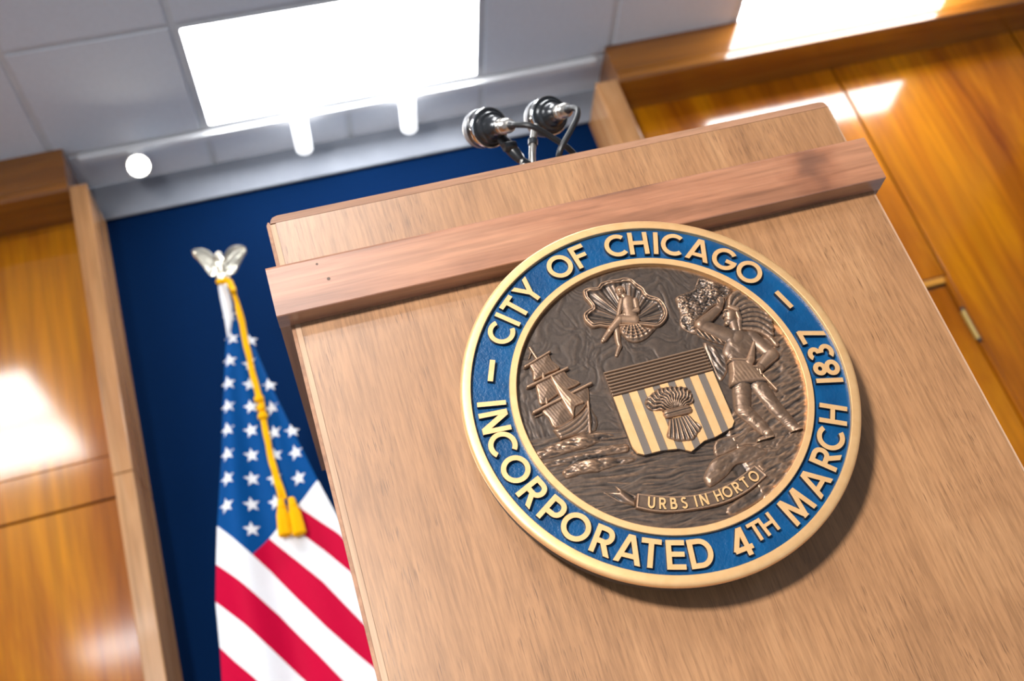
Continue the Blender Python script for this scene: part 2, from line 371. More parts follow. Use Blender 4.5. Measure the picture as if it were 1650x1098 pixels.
def link(name, me, m, parent=None, smooth=False):
    o = bpy.data.objects.new(name, me)
    C.objects.link(o)
    if m:
        me.materials.append(m)
    if parent:
        o.parent = parent
    if smooth:
        me.polygons.foreach_set('use_smooth', [True] * len(me.polygons))
    return o

def part(name, vf, m, parent=None, smooth=False, kind=None):
    """vf: (verts in world coordinates, faces)"""
    v, f = vf
    if parent:
        L = root_of(parent).location
        v = [(p[0] - L[0], p[1] - L[1], p[2] - L[2]) for p in v]
    me = bpy.data.meshes.new(name)
    me.from_pydata([tuple(map(float, p)) for p in v], [], f)
    bm = bmesh.new()
    bm.from_mesh(me)
    bmesh.ops.recalc_face_normals(bm, faces=bm.faces)
    bm.to_mesh(me)
    bm.free()
    o = link(name, me, m, parent, smooth)
    if smooth:
        try:
            me.set_sharp_from_angle(angle=math.radians(35))
        except Exception:
            pass
    if kind:
        o['kind'] = kind
    return o

def bevel(o, w, seg=2):
    bm = bmesh.new()
    bm.from_mesh(o.data)
    es = [e for e in bm.edges if len(e.link_faces) == 2 and e.calc_face_angle(0) > 0.5]
    bmesh.ops.bevel(bm, geom=es, offset=w, segments=seg, affect='EDGES', profile=0.5)
    bm.to_mesh(o.data)
    bm.free()
    return o

def join(*vfs):
    V, F = [], []
    for v, f in vfs:
        n = len(V)
        V += list(v)
        F += [tuple(i + n for i in q) for q in f]
    return V, F

def box(x0, x1, y0, y1, z0, z1):
    v = [(x, y, z) for x in (x0, x1) for y in (y0, y1) for z in (z0, z1)]
    return v, [(0, 1, 3, 2), (4, 6, 7, 5), (0, 4, 5, 1), (2, 3, 7, 6), (0, 2, 6, 4), (1, 5, 7, 3)]

def prism(pts, y0, y1):
    """polygon in (x, z), extruded along y"""
    n = len(pts)
    v = [(x, y0, z) for x, z in pts] + [(x, y1, z) for x, z in pts]
    f = [tuple(range(n)), tuple(range(2 * n - 1, n - 1, -1))]
    f += [(i, (i + 1) % n, n + (i + 1) % n, n + i) for i in range(n)]
    return v, f

def prism_x(pts, x0, x1):
    """polygon in (y, z), extruded along x"""
    n = len(pts)
    v = [(x0, y, z) for y, z in pts] + [(x1, y, z) for y, z in pts]
    f = [tuple(range(n)), tuple(range(2 * n - 1, n - 1, -1))]
    f += [(i, (i + 1) % n, n + (i + 1) % n, n + i) for i in range(n)]
    return v, f

def ring_y(profile, cx, cz, seg=160, closed=False):
    """profile: (r, y) revolved about the y axis through (cx, cz)"""
    V, F = [], []
    n = len(profile)
    for k in range(seg):
        a = 2 * math.pi * k / seg
        for r, y in profile:
            V.append((cx + r * math.cos(a), y, cz + r * math.sin(a)))
    for k in range(seg):
        k2 = (k + 1) % seg
        for i in range(n if closed else n - 1):
            j = (i + 1) % n
            F.append((k * n + i, k * n + j, k2 * n + j, k2 * n + i))
    return V, F

def lathe(profile, origin, axis, seg=40):
    """profile: (r, t) along axis from origin"""
    ax = Vector(axis).normalized()
    u = ax.orthogonal().normalized()
    v = ax.cross(u)
    O = Vector(origin)
    V, F = [], []
    n = len(profile)
    for k in range(seg):
        a = 2 * math.pi * k / seg
        d = u * math.cos(a) + v * math.sin(a)
        for r, t in profile:
            V.append(tuple(O + ax * t + d * r))
    for k in range(seg):
        k2 = (k + 1) % seg
        for i in range(n - 1):
            F.append((k * n + i, k * n + i + 1, k2 * n + i + 1, k2 * n + i))
    return V, F

def smooth_path(pts, n=8):
    P = [Vector(p) for p in pts]
    out = []
    for i in range(len(P) - 1):
        p0, p1, p2, p3 = P[max(i - 1, 0)], P[i], P[i + 1], P[min(i + 2, len(P) - 1)]
        for k in range(n):
            t = k / n
            out.append(0.5 * ((2 * p1) + (p2 - p0) * t + (2 * p0 - 5 * p1 + 4 * p2 - p3) * t * t + (3 * p1 - p0 - 3 * p2 + p3) * t ** 3))
    out.append(P[-1])
    return out

def tube(pts, r, seg=10, n=8, rfun=None, twist=None):
    path = smooth_path(pts, n)
    V, F = [], []
    up = Vector((0.13, 0.2, 0.97))
    m = len(path)
    for i, p in enumerate(path):
        t = (path[min(i + 1, m - 1)] - path[max(i - 1, 0)]).normalized()
        u = (up - t * up.dot(t))
        u = u.normalized() if u.length > 1e-4 else t.orthogonal().normalized()
        v = t.cross(u)
        up = u
        rr = r if rfun is None else rfun(i / (m - 1))
        for k in range(seg):
            a = 2 * math.pi * k / seg
            q = rr
            if twist:
                q = rr * (1 + 0.16 * math.cos(3 * a + twist * i))
            V.append(tuple(p + (u * math.cos(a) + v * math.sin(a)) * q))
    for i in range(m - 1):
        for k in range(seg):
            k2 = (k + 1) % seg
            F.append((i * seg + k, i * seg + k2, (i + 1) * seg + k2, (i + 1) * seg + k))
    F.append(tuple(range(seg)))
    F.append(tuple((m - 1) * seg + k for k in range(seg - 1, -1, -1)))
    return V, F

# ------------------------------------------------------------------ room shell
H = 3.68
XL, XR, YR, YB = -4.3, 5.2, -6.6, 4.12
fl_ = part('floor', box(XL, XR, YR, YB, -0.08, 0.0), CARPET)
fl_['kind'] = 'structure'
ws = part('wall_rear', box(XL, XR, YR - 0.1, YR, 0, H + 0.1), WHITEWALL)
ws['kind'] = 'structure'
ws = part('wall_side_left', box(XL - 0.1, XL, YR, YB, 0, H + 0.1), WHITEWALL)
ws['kind'] = 'structure'
ws = part('wall_side_right', box(XR, XR + 0.1, YR, YB, 0, H + 0.1), WHITEWALL)
ws['kind'] = 'structure'

wb = structure('wall_back', (0.4, 4.077, 0))
part('blue_panel', box(-0.75, 1.56, 4.085, 4.12, 0.0, 3.50), BLUEWALL, wb)
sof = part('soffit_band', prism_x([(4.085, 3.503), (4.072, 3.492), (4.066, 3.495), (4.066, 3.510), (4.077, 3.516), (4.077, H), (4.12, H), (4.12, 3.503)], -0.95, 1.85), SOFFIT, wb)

# panelled walls either side of the blue niche
PY = 4.01
def panel_wall(name, x0, x1, cut_x, rows):
    w_ = structure(name, ((x0 + x1) / 2, PY, 0))
    part('backing_board', box(x0, x1, PY + 0.022, PY + 0.06, 0, 3.50), DARKGAP, w_)
    return w_

def wpanel(parent, x0, x1, z0, z1, gap=0.004, m=None, y=PY):
    o = part('panel', box(x0 + gap, x1 - gap, y, y + 0.02, z0 + gap, z1 - gap), m or TEAK, parent)
    return bevel(o, 0.003, 1)

wl = panel_wall('wall_left', XL, -0.765, None, None)
for x0, x1 in ((-4.3, -3.25), (-3.25, -2.03), (-2.03, -0.79)):
    wpanel(wl, x0, x1, 0.0, 2.192)
    wpanel(wl, x0, x1, 2.196, 2.366, 0.0005)
    wpanel(wl, x0, x1, 2.3665, 3.56, 0.0005)
def cornice(parent, x0, x1):
    z0 = 3.4676
    pr = [(3.800, z0), (3.790, z0 + 0.006), (3.7895, z0 + 0.038), (3.796, z0 + 0.046), (3.793, z0 + 0.054), (3.792, H), (4.03, H), (4.03, z0)]
    return part('cornice', prism_x(pr, x0, x1), TEAKX, parent)
cornice(wl, XL, -0.777)
bevel(part('post', box(-0.776, -0.706, 3.80, 4.10, 0.0, 2.183), OAK, wl), 0.004)
bevel(part('post', box(-0.776, -0.706, 3.80, 4.10, 2.186, 3.488), OAK, wl), 0.004)

wr = panel_wall('wall_right', 1.56, XR, None, None)
wpanel(wr, 2.752, 3.765, 0.0, 3.56)
wpanel(wr, 3.775, 5.2, 0.0, 3.56)
wpanel(wr, 1.60, 2.748, 2.235, 3.56)
bevel(part('door_head', box(1.62, 2.728, PY - 0.003, PY + 0.02, 2.202, 2.232), TEAKL, wr), 0.003)
bevel(part('door_stile', box(2.730, 2.749, PY - 0.004, PY + 0.02, 0.0, 2.232), TEAK, wr), 0.003)
bevel(part('door_stile', box(1.62, 1.80, PY - 0.001, PY + 0.02, 0.0, 2.192), TEAK, wr), 0.003)
cornice(wr, 1.606, XR)
bevel(part('post', box(1.497, 1.60, 3.80, 4.10, 0.0, 3.49), OAK, wr), 0.004)

dr = structure('door_1', (2.26, PY, 0))
bevel(part('door_leaf', box(1.803, 2.722, PY + 0.002, PY + 0.03, 0.012, 2.186), TEAK, dr), 0.003)
def hinge(zc):
    p = part('hinge', join(lathe([(0, -0.076), (0.006, -0.076), (0.006, 0.076), (0, 0.076)], (2.7285, PY - 0.012, zc), (0, 0, 1), 14),
                           box(2.716, 2.741, PY - 0.0065, PY - 0.004, zc - 0.07, zc + 0.07)), BRASS, dr, True)
    part('pin_cap', lathe([(0, -0.088), (0.0085, -0.086), (0.0085, -0.074), (0, -0.074)], (2.7285, PY - 0.012, zc), (0, 0, 1), 14), BLACKM, p, True)
    part('pin_cap', lathe([(0, 0.074), (0.0085, 0.074), (0.0085, 0.086), (0, 0.088)], (2.7285, PY - 0.012, zc), (0, 0, 1), 14), BLACKM, p, True)
for zc in (0.30, 1.10, 1.975):
    hinge(zc)

# ceiling: slab, tegular tiles, recessed grid
ce = structure('ceiling', (0, 0, H))
part('slab', box(XL, XR, YR, YB, H + 0.06, H + 0.12), WHITEWALL, ce)
MOD = 0.6155
gx = [-0.826 + MOD * k for k in range(-5, 10)]
gy = [3.2285 + MOD * k for k in range(-15, 2)]
LIT = []
for xi, yi in ((gx[5] + MOD, 3.2285), (gx[5] + MOD * 5, 3.2285),
               (gx[5] - MOD * 3, 3.2285 - 3 * MOD), (gx[5] - MOD * 3, 3.2285 - 2 * MOD), (gx[5] + MOD, 3.2285 - 3 * MOD), (gx[5] - MOD * 3, 3.2285 - 10 * MOD),
               (gx[5], 3.2285 - 8 * MOD), (gx[5], 3.2285 - 10 * MOD)):
    LIT.append((xi, yi))
def is_lit(x, y):
    return any(lx - 0.01 < x < lx + 2 * MOD - 0.05 and ly - 0.01 < y < ly + MOD - 0.05 for lx, ly in LIT)
def tile_mesh(x0, x1, y0, y1):
    g = 0.013
    zb, zt = H, H + 0.03
    b = 0.004
    v = []
    for z, i in ((zt, 0), (zb + b, 0), (zb, b)):
        v += [(x0 + g + i, y0 + g + i, z), (x1 - g - i, y0 + g + i, z), (x1 - g - i, y1 - g - i, z), (x0 + g + i, y1 - g - i, z)]
    f = [(0, 1, 2, 3), (8, 11, 10, 9)]
    for k in (0, 4):
        f += [(k + i, k + (i + 1) % 4, k + 4 + (i + 1) % 4, k + 4 + i) for i in range(4)]
    return v, f
tile0 = part('ceiling_tile', tile_mesh(0, MOD, 0, MOD), TILE, None)
tile_me = tile0.data
bpy.data.objects.remove(tile0)
half_me = None
for x in gx[:-1]:
    for y in gy[:-1]:
        if is_lit(x, y):
            continue
        if y < 1.2:
            continue
        o = bpy.data.objects.new('ceiling_tile', tile_me)
        C.objects.link(o)
        o.parent = ce
        o.location = (x, y, -H)
    if -1.5 < x < 1.8:
        vf = tile_mesh(x, x + MOD, gy[-1], 4.09)
        part('ceiling_tile', vf, TILE, ce)
# tiles further back over the viewer's head, out of the picture, joined
vs = []
for x in gx[:-1]:
    for y in gy[:-1]:
        if y < 1.2 and not is_lit(x, y):
            vs.append(tile_mesh(x, x + MOD, y, y + MOD))
part('rear_tiles', join(*vs), TILE, ce, kind='stuff')
gv = [box(x - 0.012, x + 0.012, YR, YB, H + 0.007, H + 0.03) for x in gx]
part('grid_runner', join(*gv), GRIDM, ce, kind='stuff')
gv = [box(XL, XR, y - 0.012, y + 0.012, H + 0.0072, H + 0.03) for y in gy]
part('grid_tee', join(*gv), GRIDM, ce, kind='stuff')

def rounded_rect(x0, x1, y0, y1, r, n=5):
    P = []
    for cx_, cy_, a0 in ((x1 - r, y1 - r, 0), (x0 + r, y1 - r, 90), (x0 + r, y0 + r, 180), (x1 - r, y0 + r, 270)):
        for k in range(n + 1):
            a = math.radians(a0 + 90 * k / n)
            P.append((cx_ + r * math.cos(a), cy_ + r * math.sin(a)))
    return P

LIGHT_LABELS = ['bright white rectangular ceiling light panel directly beside the track rail',
                'bright white ceiling light panel at right edge above the wooden cornice',
                'white ceiling light panel mirrored in the lower half of the left wall patch',
                'white ceiling light panel mirrored in the upper half of the left wall patch',
                'white ceiling light panel overhead in front of the lectern, outside the picture',
                'white ceiling light panel far behind the viewer at left, outside the picture',
                'white ceiling light panel behind the viewer, nearer of the two in line with the lectern',
                'white ceiling light panel farthest behind the viewer in line with the lectern']
def ceiling_light(k, x, y, lab, grp=None):
    t = thing('ceiling_light', lab, 'ceiling light', (x + MOD, y + MOD / 2, H), grp)
    a = 0.013
    x0, x1, y0, y1 = x + a, x + 2 * MOD - a, y + a, y + MOD - a
    inner = rounded_rect(x0 + 0.012, x1 - 0.012, y0 + 0.012, y1 - 0.012, 0.008)
    outer = rounded_rect(x0, x1, y0, y1, 0.004)
    n = len(inner)
    z = H
    V = [(p[0], p[1], z) for p in outer] + [(p[0], p[1], z) for p in inner] + [(p[0], p[1], z + 0.006) for p in inner] + [(p[0], p[1], z + 0.03) for p in outer]
    F = []
    for i in range(n):
        j = (i + 1) % n
        F += [(i, j, n + j, n + i), (n + i, n + j, 2 * n + j, 2 * n + i), (j, i, 3 * n + i, 3 * n + j)]
    part('frame', (V, F), GRIDM, t)
    part('diffuser', ([(p[0], p[1], z + 0.005) for p in inner], [tuple(range(n))]), DIFFUSER, t)
for k, (x, y) in enumerate(LIT):
    ceiling_light(k, x, y, LIGHT_LABELS[k])

# ------------------------------------------------------------------ track rail and lamp heads
tr = thing('track_rail', 'thin white track light rail along the ceiling edge', 'track', (0.415, 3.86, H))
bevel(part('rail', box(-0.735, 1.565, 3.843, 3.878, 3.650, H + 0.004), WHITEMETAL, tr), 0.003)
def track_head(x, y, z, axis, lab, rad, shade, lit):
    ax = Vector(axis).normalized()
    t = thing('track_lamp', lab, 'spotlight', (x, 3.86, 3.65), 'lamp heads on the ceiling track')
    o = Vector((x, y, z))
    k = rad / 0.0345
    part('lamp_shade', lathe([(0, -0.10), (0.026 * k, -0.10), (0.033 * k, -0.094), (0.0345 * k, -0.085), (0.0345 * k, 0.095), (0.033 * k, 0.098), (0.031 * k, 0.095), (0.030 * k, 0.07), (0, 0.07)], o, ax, 32), shade, t, True)
    part('stem', tube([(x, 3.86, 3.649), (x, 3.86, z + 0.02)], 0.009, 12, 2), WHITEMETAL, t, True)
    part('adaptor', box(x - 0.03, x + 0.03, 3.847, 3.874, 3.640, 3.6495), WHITEMETAL, t)
    part('lens', lathe([(0, 0.088), (0.030 * k, 0.088), (0.030 * k, 0.085), (0, 0.085)], o, ax, 32), lit, t)
    return o, ax
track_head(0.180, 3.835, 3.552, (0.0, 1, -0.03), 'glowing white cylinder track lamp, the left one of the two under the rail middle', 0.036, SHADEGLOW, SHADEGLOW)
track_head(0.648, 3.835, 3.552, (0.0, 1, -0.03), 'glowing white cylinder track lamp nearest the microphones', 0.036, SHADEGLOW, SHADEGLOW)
lp = Vector((-0.535, 3.86, 3.585))
o_, a_ = track_head(-0.505, 3.86, 3.575, Vector((0.05, 0.3, 0.55)) - lp, 'glaring lit track lamp shining towards the viewer at left end of rail', 0.046, WHITEMETAL, LAMPGLOW)
sl = bpy.data.lights.new('track_spot', 'SPOT')
sl.energy = 60
sl.spot_size = math.radians(50)
sl.spot_blend = 0.5
sl.shadow_soft_size = 0.03
sl.color = (1.0, 0.93, 0.82)
so = bpy.data.objects.new('track_spot', sl)
C.objects.link(so)
so.location = o_ + a_ * 0.11
so.rotation_euler = a_.to_track_quat('-Z', 'Y').to_euler()

# ------------------------------------------------------------------ lectern
LY = 1.18
LX0, LX1, LT = -0.0165, 0.7735, 1.250
le = thing('lectern', 'tall walnut lectern with veneered front and projecting band below its top', 'lectern', ((LX0 + LX1) / 2, LY + 0.25, 0))
def chamf(x0, x1, z0, z1, r):
    return [(x0, z0), (x1, z0), (x1, z1 - r), (x1 - r * 0.3, z1 - r * 0.3), (x1 - r, z1), (x0 + r, z1), (x0 + r * 0.3, z1 - r * 0.3), (x0, z1 - r)]
ES = 0.0115
part('front_panel', box(LX0 + ES, LX1 - 0.003, LY, LY + 0.02, 0.06, LT - 0.0108), VENEER, le)
part('edge_strip', box(LX0 + 0.0045, LX0 + ES - 0.0004, LY + 0.0001, LY + 0.02, 0.06, LT - 0.012), EDGEV, le)['label'] = 'pale vertical edging strip at left of the veneer'
part('edge_strip', box(LX1 - 0.0026, LX1 - 0.0002, LY + 0.0001, LY + 0.02, 0.06, LT - 0.0108), EDGEV, le)['label'] = 'thin pale edging strip at right of the veneer'
part('top_edging', prism([(LX0 + 0.005, LT - 0.0104), (LX1 - 0.0002, LT - 0.0104), (LX1 - 0.0006, LT - 0.010), (LX1 - 0.004, LT - 0.002), (LX1 - 0.010, LT), (LX0 + 0.015, LT), (LX0 + 0.009, LT - 0.002), (LX0 + 0.0062, LT - 0.006)], LY - 0.0002, LY + 0.02), EDGEH, le)['label'] = 'darker walnut edging along the top'
bevel(part('side_panel', box(LX0, LX0 + 0.02, LY + 0.004, LY + 0.50, 0.06, LT - 0.006), VENEER, le), 0.003)
part('corner_strip', prism([(LX0, 0.06), (LX0 + 0.0042, 0.06), (LX0 + 0.0042, LT - 0.008), (LX0 + 0.0025, LT - 0.007), (LX0, LT - 0.012)], LY + 0.0006, LY + 0.0039), BANDY, le)['label'] = 'reddish solid wood strip on the left corner'
bevel(part('side_panel', box(LX1 - 0.02, LX1 - 0.0003, LY + 0.02, LY + 0.50, 0.06, LT - 0.006), VENEER, le), 0.003)
part('back_panel', box(LX0 + 0.02, LX1 - 0.02, LY + 0.45, LY + 0.47, 0.06, 1.0), VENEER, le)
part('desk_top', [(v[0], v[1], v[2] - (0.10 if v[1] > LY + 0.2 else 0)) for v in box(LX0 + 0.02, LX1 - 0.02, LY + 0.02, LY + 0.49, LT - 0.05, LT - 0.03)[0]] and
     ([(v[0], v[1], v[2] - (0.10 if v[1] > LY + 0.2 else 0)) for v in box(LX0 + 0.02, LX1 - 0.02, LY + 0.02, LY + 0.49, LT - 0.05, LT - 0.03)[0]], box(0, 1, 0, 1, 0, 1)[1]), VENEER, le)
part('plinth', box(LX0 + 0.02, LX1 - 0.02, LY + 0.03, LY + 0.48, 0.0, 0.06), BANDX, le)
BY = 1.152
bx0, bx1, bz0, bz1 = -0.0295, 0.7815, 1.0885, 1.159
band = part('front_band', prism_x([(BY, bz0 + 0.001), (BY + 0.001, bz0), (LY - 0.0003, bz0), (LY - 0.0003, bz1), (BY + 0.004, bz1), (BY + 0.001, bz1 - 0.001), (BY, bz1 - 0.004)], bx0, bx1), BANDX, le)
part('side_band', prism([(bx0 + 0.0005, bz0 + 0.0003), (LX0, bz0 + 0.0003), (LX0, bz1), (bx0 + 0.0005, bz1)], LY, LY + 0.46), BANDY, le)
part('side_band', prism([(LX1, bz0 + 0.0003), (bx1 - 0.0005, bz0 + 0.0003), (bx1 - 0.0005, bz1), (LX1, bz1)], LY, LY + 0.46), BANDY, le)
# knots and small plugs in the band
for x, z, r in ((0.040, 1.1240, 0.0022), (0.031, 1.1480, 0.0016)):
    part('knot', lathe([(0, -0.0003), (r, -0.0002), (r, 0.002), (0, 0.002)], (x, BY, z), (0, 1, 0), 12), plain('knot_dark', (0.10, 0.06, 0.045), 0.6), band)

# ------------------------------------------------------------------ round seal
YS, SX, SZ = 1.12, 0.3708, 0.8634
YG = YS + 0.008                     # relief ground
YE = YS + 0.0055                    # enamel ground
se = thing('round_seal', 'large round bronze city seal with blue lettered ring on the lectern front', 'seal', (SX, YS + 0.03, SZ))
part('back_plate', ring_y([(0, YS + 0.0122), (0.2275, YS + 0.0106), (0.2275, YS + 0.030), (0.0, YS + 0.0305)], SX, SZ, 96), BACKM, se, True)  # near-black colour carries the shade seen under the gold rim
part('mount_block', ring_y([(0, YS + 0.030), (0.17, YS + 0.030), (0.17, LY), (0, LY)], SX, SZ, 64), BLACKM, se)
part('outer_rim', ring_y([(0.2190, YG + 0.004), (0.2192, YS + 0.0006), (0.2198, YS), (0.2265, YS), (0.2290, YS + 0.0007), (0.2307, YS + 0.0022), (0.2314, YS + 0.0045), (0.2315, YS + 0.0075), (0.2305, YS + 0.0105), (0.2190, YS + 0.0108)], SX, SZ, 200, True), GOLD, se, True)
part('inner_ring', ring_y([(0.1676, YG + 0.004), (0.1678, YS + 0.0005), (0.1684, YS), (0.1752, YS), (0.1758, YS + 0.0005), (0.1760, YG + 0.004)], SX, SZ, 200, True), GOLD, se, True)
bandp = part('blue_ring', ring_y([(0.1755, YE), (0.1975, YE), (0.2195, YE), (0.2195, YG + 0.0035), (0.1755, YG + 0.0035)], SX, SZ, 200, True), ENAMEL, se, True)

# --- letters: strokes in a unit cap height, extruded
def bar(x0, y0, x1, y1, w=0.178, cut=None):
    d = Vector((x1 - x0, y1 - y0)).normalized()
    nrm = Vector((-d.y, d.x)) * w / 2
    a, b = Vector((x0, y0)), Vector((x1, y1))
    p = [a - nrm, b - nrm, b + nrm, a + nrm]
    if cut is not None:                       # cut ends flat at y = cut values
        def at(q, yy):
            return q + d * ((yy - q.y) / d.y)
        lo, hi = cut
        if lo is not None:
            k = (0, 3) if y0 < y1 else (1, 2)
            for i in k:
                p[i] = at(p[i], lo)
        if hi is not None:
            k = (1, 2) if y0 < y1 else (0, 3)
            for i in k:
                p[i] = at(p[i], hi)
    return [[tuple(q) for q in p]]
def arc(cx, cy, rx, ry, a0, a1, w=0.178, n=28):
    n = max(8, int(abs(a1 - a0) / 8))
    ang = [math.radians(a0 + (a1 - a0) * k / n) for k in range(n + 1)]
    inn = [(cx + (rx - w / 2) * math.cos(a), cy + (ry - w / 2) * math.sin(a)) for a in ang]
    out = [(cx + (rx + w / 2) * math.cos(a), cy + (ry + w / 2) * math.sin(a)) for a in ang]
    return [('strip', inn, out, abs(a1 - a0) > 359)]
W = 0.178
h = W / 2
G = {
 'I': (bar(0, 0, 0, 1), W),
 '-': (bar(-0.38, 0.5, 0.38, 0.5, 0.17), 0.8),
 'C': (arc(0.02, .5, .5 - h, .5 - h, 48, 312), .8),
 'O': (arc(0, .5, .5 - h, .5 - h, 0, 360), 1),
 'G': (arc(0, .5, .5 - h, .5 - h, 45, 345) + bar(0.06, .45, .49, .45, .17), .95),
 'T': (bar(0, 0, 0, 1 - h) + bar(-.33, 1 - h, .33, 1 - h), .66),
 'Y': (bar(0, 0, 0, .48) + bar(0, .40, -.34, 1.03, W, (None, 1)) + bar(0, .40, .34, 1.03, W, (None, 1)), .8),
 'F': (bar(-.2, 0, -.2, 1) + bar(-.2, 1 - h, .3, 1 - h) + bar(-.2, .52, .26, .52, .17), .6),
 'E': (bar(-.23, 0, -.23, 1) + bar(-.23, 1 - h, .3, 1 - h) + bar(-.23, h, .32, h) + bar(-.23, .52, .29, .52, .17), .62),
 'H': (bar(-.29, 0, -.29, 1) + bar(.29, 0, .29, 1) + bar(-.29, .52, .29, .52, .17), .77),
 'A': (bar(-.38, -.05, -.02, 1, W, (0, 1)) + bar(.38, -.05, .02, 1, W, (0, 1)) + bar(-.27, .27, .27, .27, .16), .9),
 'N': (bar(-.31, 0, -.31, 1) + bar(.31, 0, .31, 1) + bar(-.33, 1.05, .33, -.05, .2, (0, 1)), .8),
 'R': (bar(-.25, 0, -.25, 1) + bar(-.25, 1 - h, .04, 1 - h) + bar(-.25, .46, .04, .46, .18) + arc(.04, .6825, .20, .2225, -90, 90, .178) + bar(.0, .46, .31, -.05, W, (0, None)), .68),
 'P': (bar(-.25, 0, -.25, 1) + bar(-.25, 1 - h, .04, 1 - h) + bar(-.25, .40, .04, .40, .18) + arc(.04, .6525, .22, .2525, -90, 90, .178), .66),
 'B': (bar(-.25, 0, -.25, 1) + bar(-.25, 1 - h, .0, 1 - h) + bar(-.25, .53, .05, .53, .17) + bar(-.25, h, .05, h) + arc(.0, .7175, .17, .1875, -90, 90, .19) + arc(.05, .3125, .2, .2175, -90, 90, .19), .66),
 'D': (bar(-.33, 0, -.33, 1) + bar(-.33, 1 - h, -.05, 1 - h) + bar(-.33, h, -.05, h) + arc(-.05, .5, .36, .5 - h, -90, 90), .8),
 'M': (bar(-.46, 0, -.34, 1.02, W, (0, 1)) + bar(.46, 0, .34, 1.02, W, (0, 1)) + bar(-.34, 1.0, 0, .06, W, (0.0, 1)) + bar(.34, 1.0, 0, .06, W, (0.0, 1)), 1.05),
 'U': (bar(-.26, .33, -.26, 1) + bar(.26, .33, .26, 1) + arc(0, .34, .26, .26, 180, 360), .72),
 'S': (arc(0, .735, .20, .175, 30, 270, .17) + arc(0, .29, .225, .21, -150, 90, .17), .6),
 '1': (bar(0, 0, 0, 1), W),
 '4': (bar(.13, 0, .13, 1) + bar(-.33, .27, .33, .27, .17) + bar(-.31, .25, .10, .97, .17), .75),
 '8': (arc(0, .745, .18, .165, 0, 360, .18) + arc(0, .285, .225, .195, 0, 360, .18), .6),
 '3': (arc(-.03, .745, .19, .165, -90, 140, .18) + arc(-.03, .285, .23, .195, -145, 90, .18), .6),
 '7': (bar(-.27, 1 - h, .30, 1 - h) + bar(.24, .95, -.12, -.02, W, (0, None)), .65),
}
def letter(ch, px, pz, rot, cap, y0, y1, parent, m, name='letter', side=None, squash=1.0):
    """centre of the cap-height box at (px, pz) in seal coordinates, rotated by rot"""
    ca, sa = math.cos(rot), math.sin(rot)
    vfs = []
    def put(x, y):
        x, y = x * cap * squash, (y - .5) * cap
        return (SX + px + x * ca - y * sa, SZ + pz + x * sa + y * ca)
    for i, q in enumerate(G[ch][0]):
        ya = y0 + 0.00006 * i
        if q[0] == 'strip':
            A, B, full = [put(*p) for p in q[1]], [put(*p) for p in q[2]], q[3]
            if full:
                A, B = A[:-1], B[:-1]
            n = len(A)
            V = [(p[0], ya, p[1]) for p in A + B] + [(p[0], y1, p[1]) for p in A + B]
            F = []
            for k in range(n if full else n - 1):
                j = (k + 1) % n
                F += [(k, j, n + j, n + k), (2 * n + k, 3 * n + k, 3 * n + j, 2 * n + j), (k, 2 * n + k, 2 * n + j, j), (n + k, n + j, 3 * n + j, 3 * n + k)]
            if not full:
                F += [(0, n, 3 * n, 2 * n), (n - 1, 3 * n - 1, 4 * n - 1, 2 * n - 1)]
            vfs.append((V, F))
        else:
            vfs.append(prism([put(*p) for p in q], ya, y1))
    o = part(name, join(*vfs), m, parent)
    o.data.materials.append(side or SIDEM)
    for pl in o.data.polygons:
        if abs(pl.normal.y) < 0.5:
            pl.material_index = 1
    return o
TOP = [('C', 143.1), ('I', 137.6), ('T', 132.2), ('Y', 124.2), ('O', 109.0), ('F', 100.5), ('C', 86.4), ('H', 78.5), ('I', 72.2), ('C', 65.9), ('A', 56.6), ('G', 46.8), ('O', 37.0)]
for ch, a in TOP:
    r = math.radians(a)
    letter(ch, 0.1972 * math.cos(r), 0.1972 * math.sin(r), r - math.pi / 2, 0.0318, YS, YE + 0.001, bandp, GOLD)
for a in (158.0, 21.2):
    r = math.radians(a)
    letter('-', 0.1970 * math.cos(r), 0.1970 * math.sin(r), r - math.pi / 2, 0.036, YS, YE + 0.001, bandp, GOLD, 'dash')
BOT = [('I', 170.1, 0), ('N', 176.6, 0), ('C', 185.0, 0), ('O', 194.3, 0), ('R', 203.6, 0), ('P', 212.4, 0), ('O', 221.1, 0), ('R', 230.4, 0), ('A', 238.9, 0), ('T', 245.6, 0), ('E', 253.4, 0), ('D', 261.4, 0),
       ('4', 274.8, 0), ('T', 281.2, 1), ('H', 285.9, 1), ('M', 297.4, 0), ('A', 308.4, 0), ('R', 317.7, 0), ('C', 325.6, 0), ('H', 334.3, 0), ('1', 347.0, 0), ('8', 351.7, 0), ('3', 357.9, 0), ('7', 365.0, 0)]
for ch, a, sm in BOT:
    r = math.radians(a)
    R_ = 0.1930 if sm else 0.1972
    letter(ch, R_ * math.cos(r), R_ * math.sin(r), r + math.pi / 2, 0.0225 if sm else 0.0324, YS, YE + 0.001, bandp, GOLD)

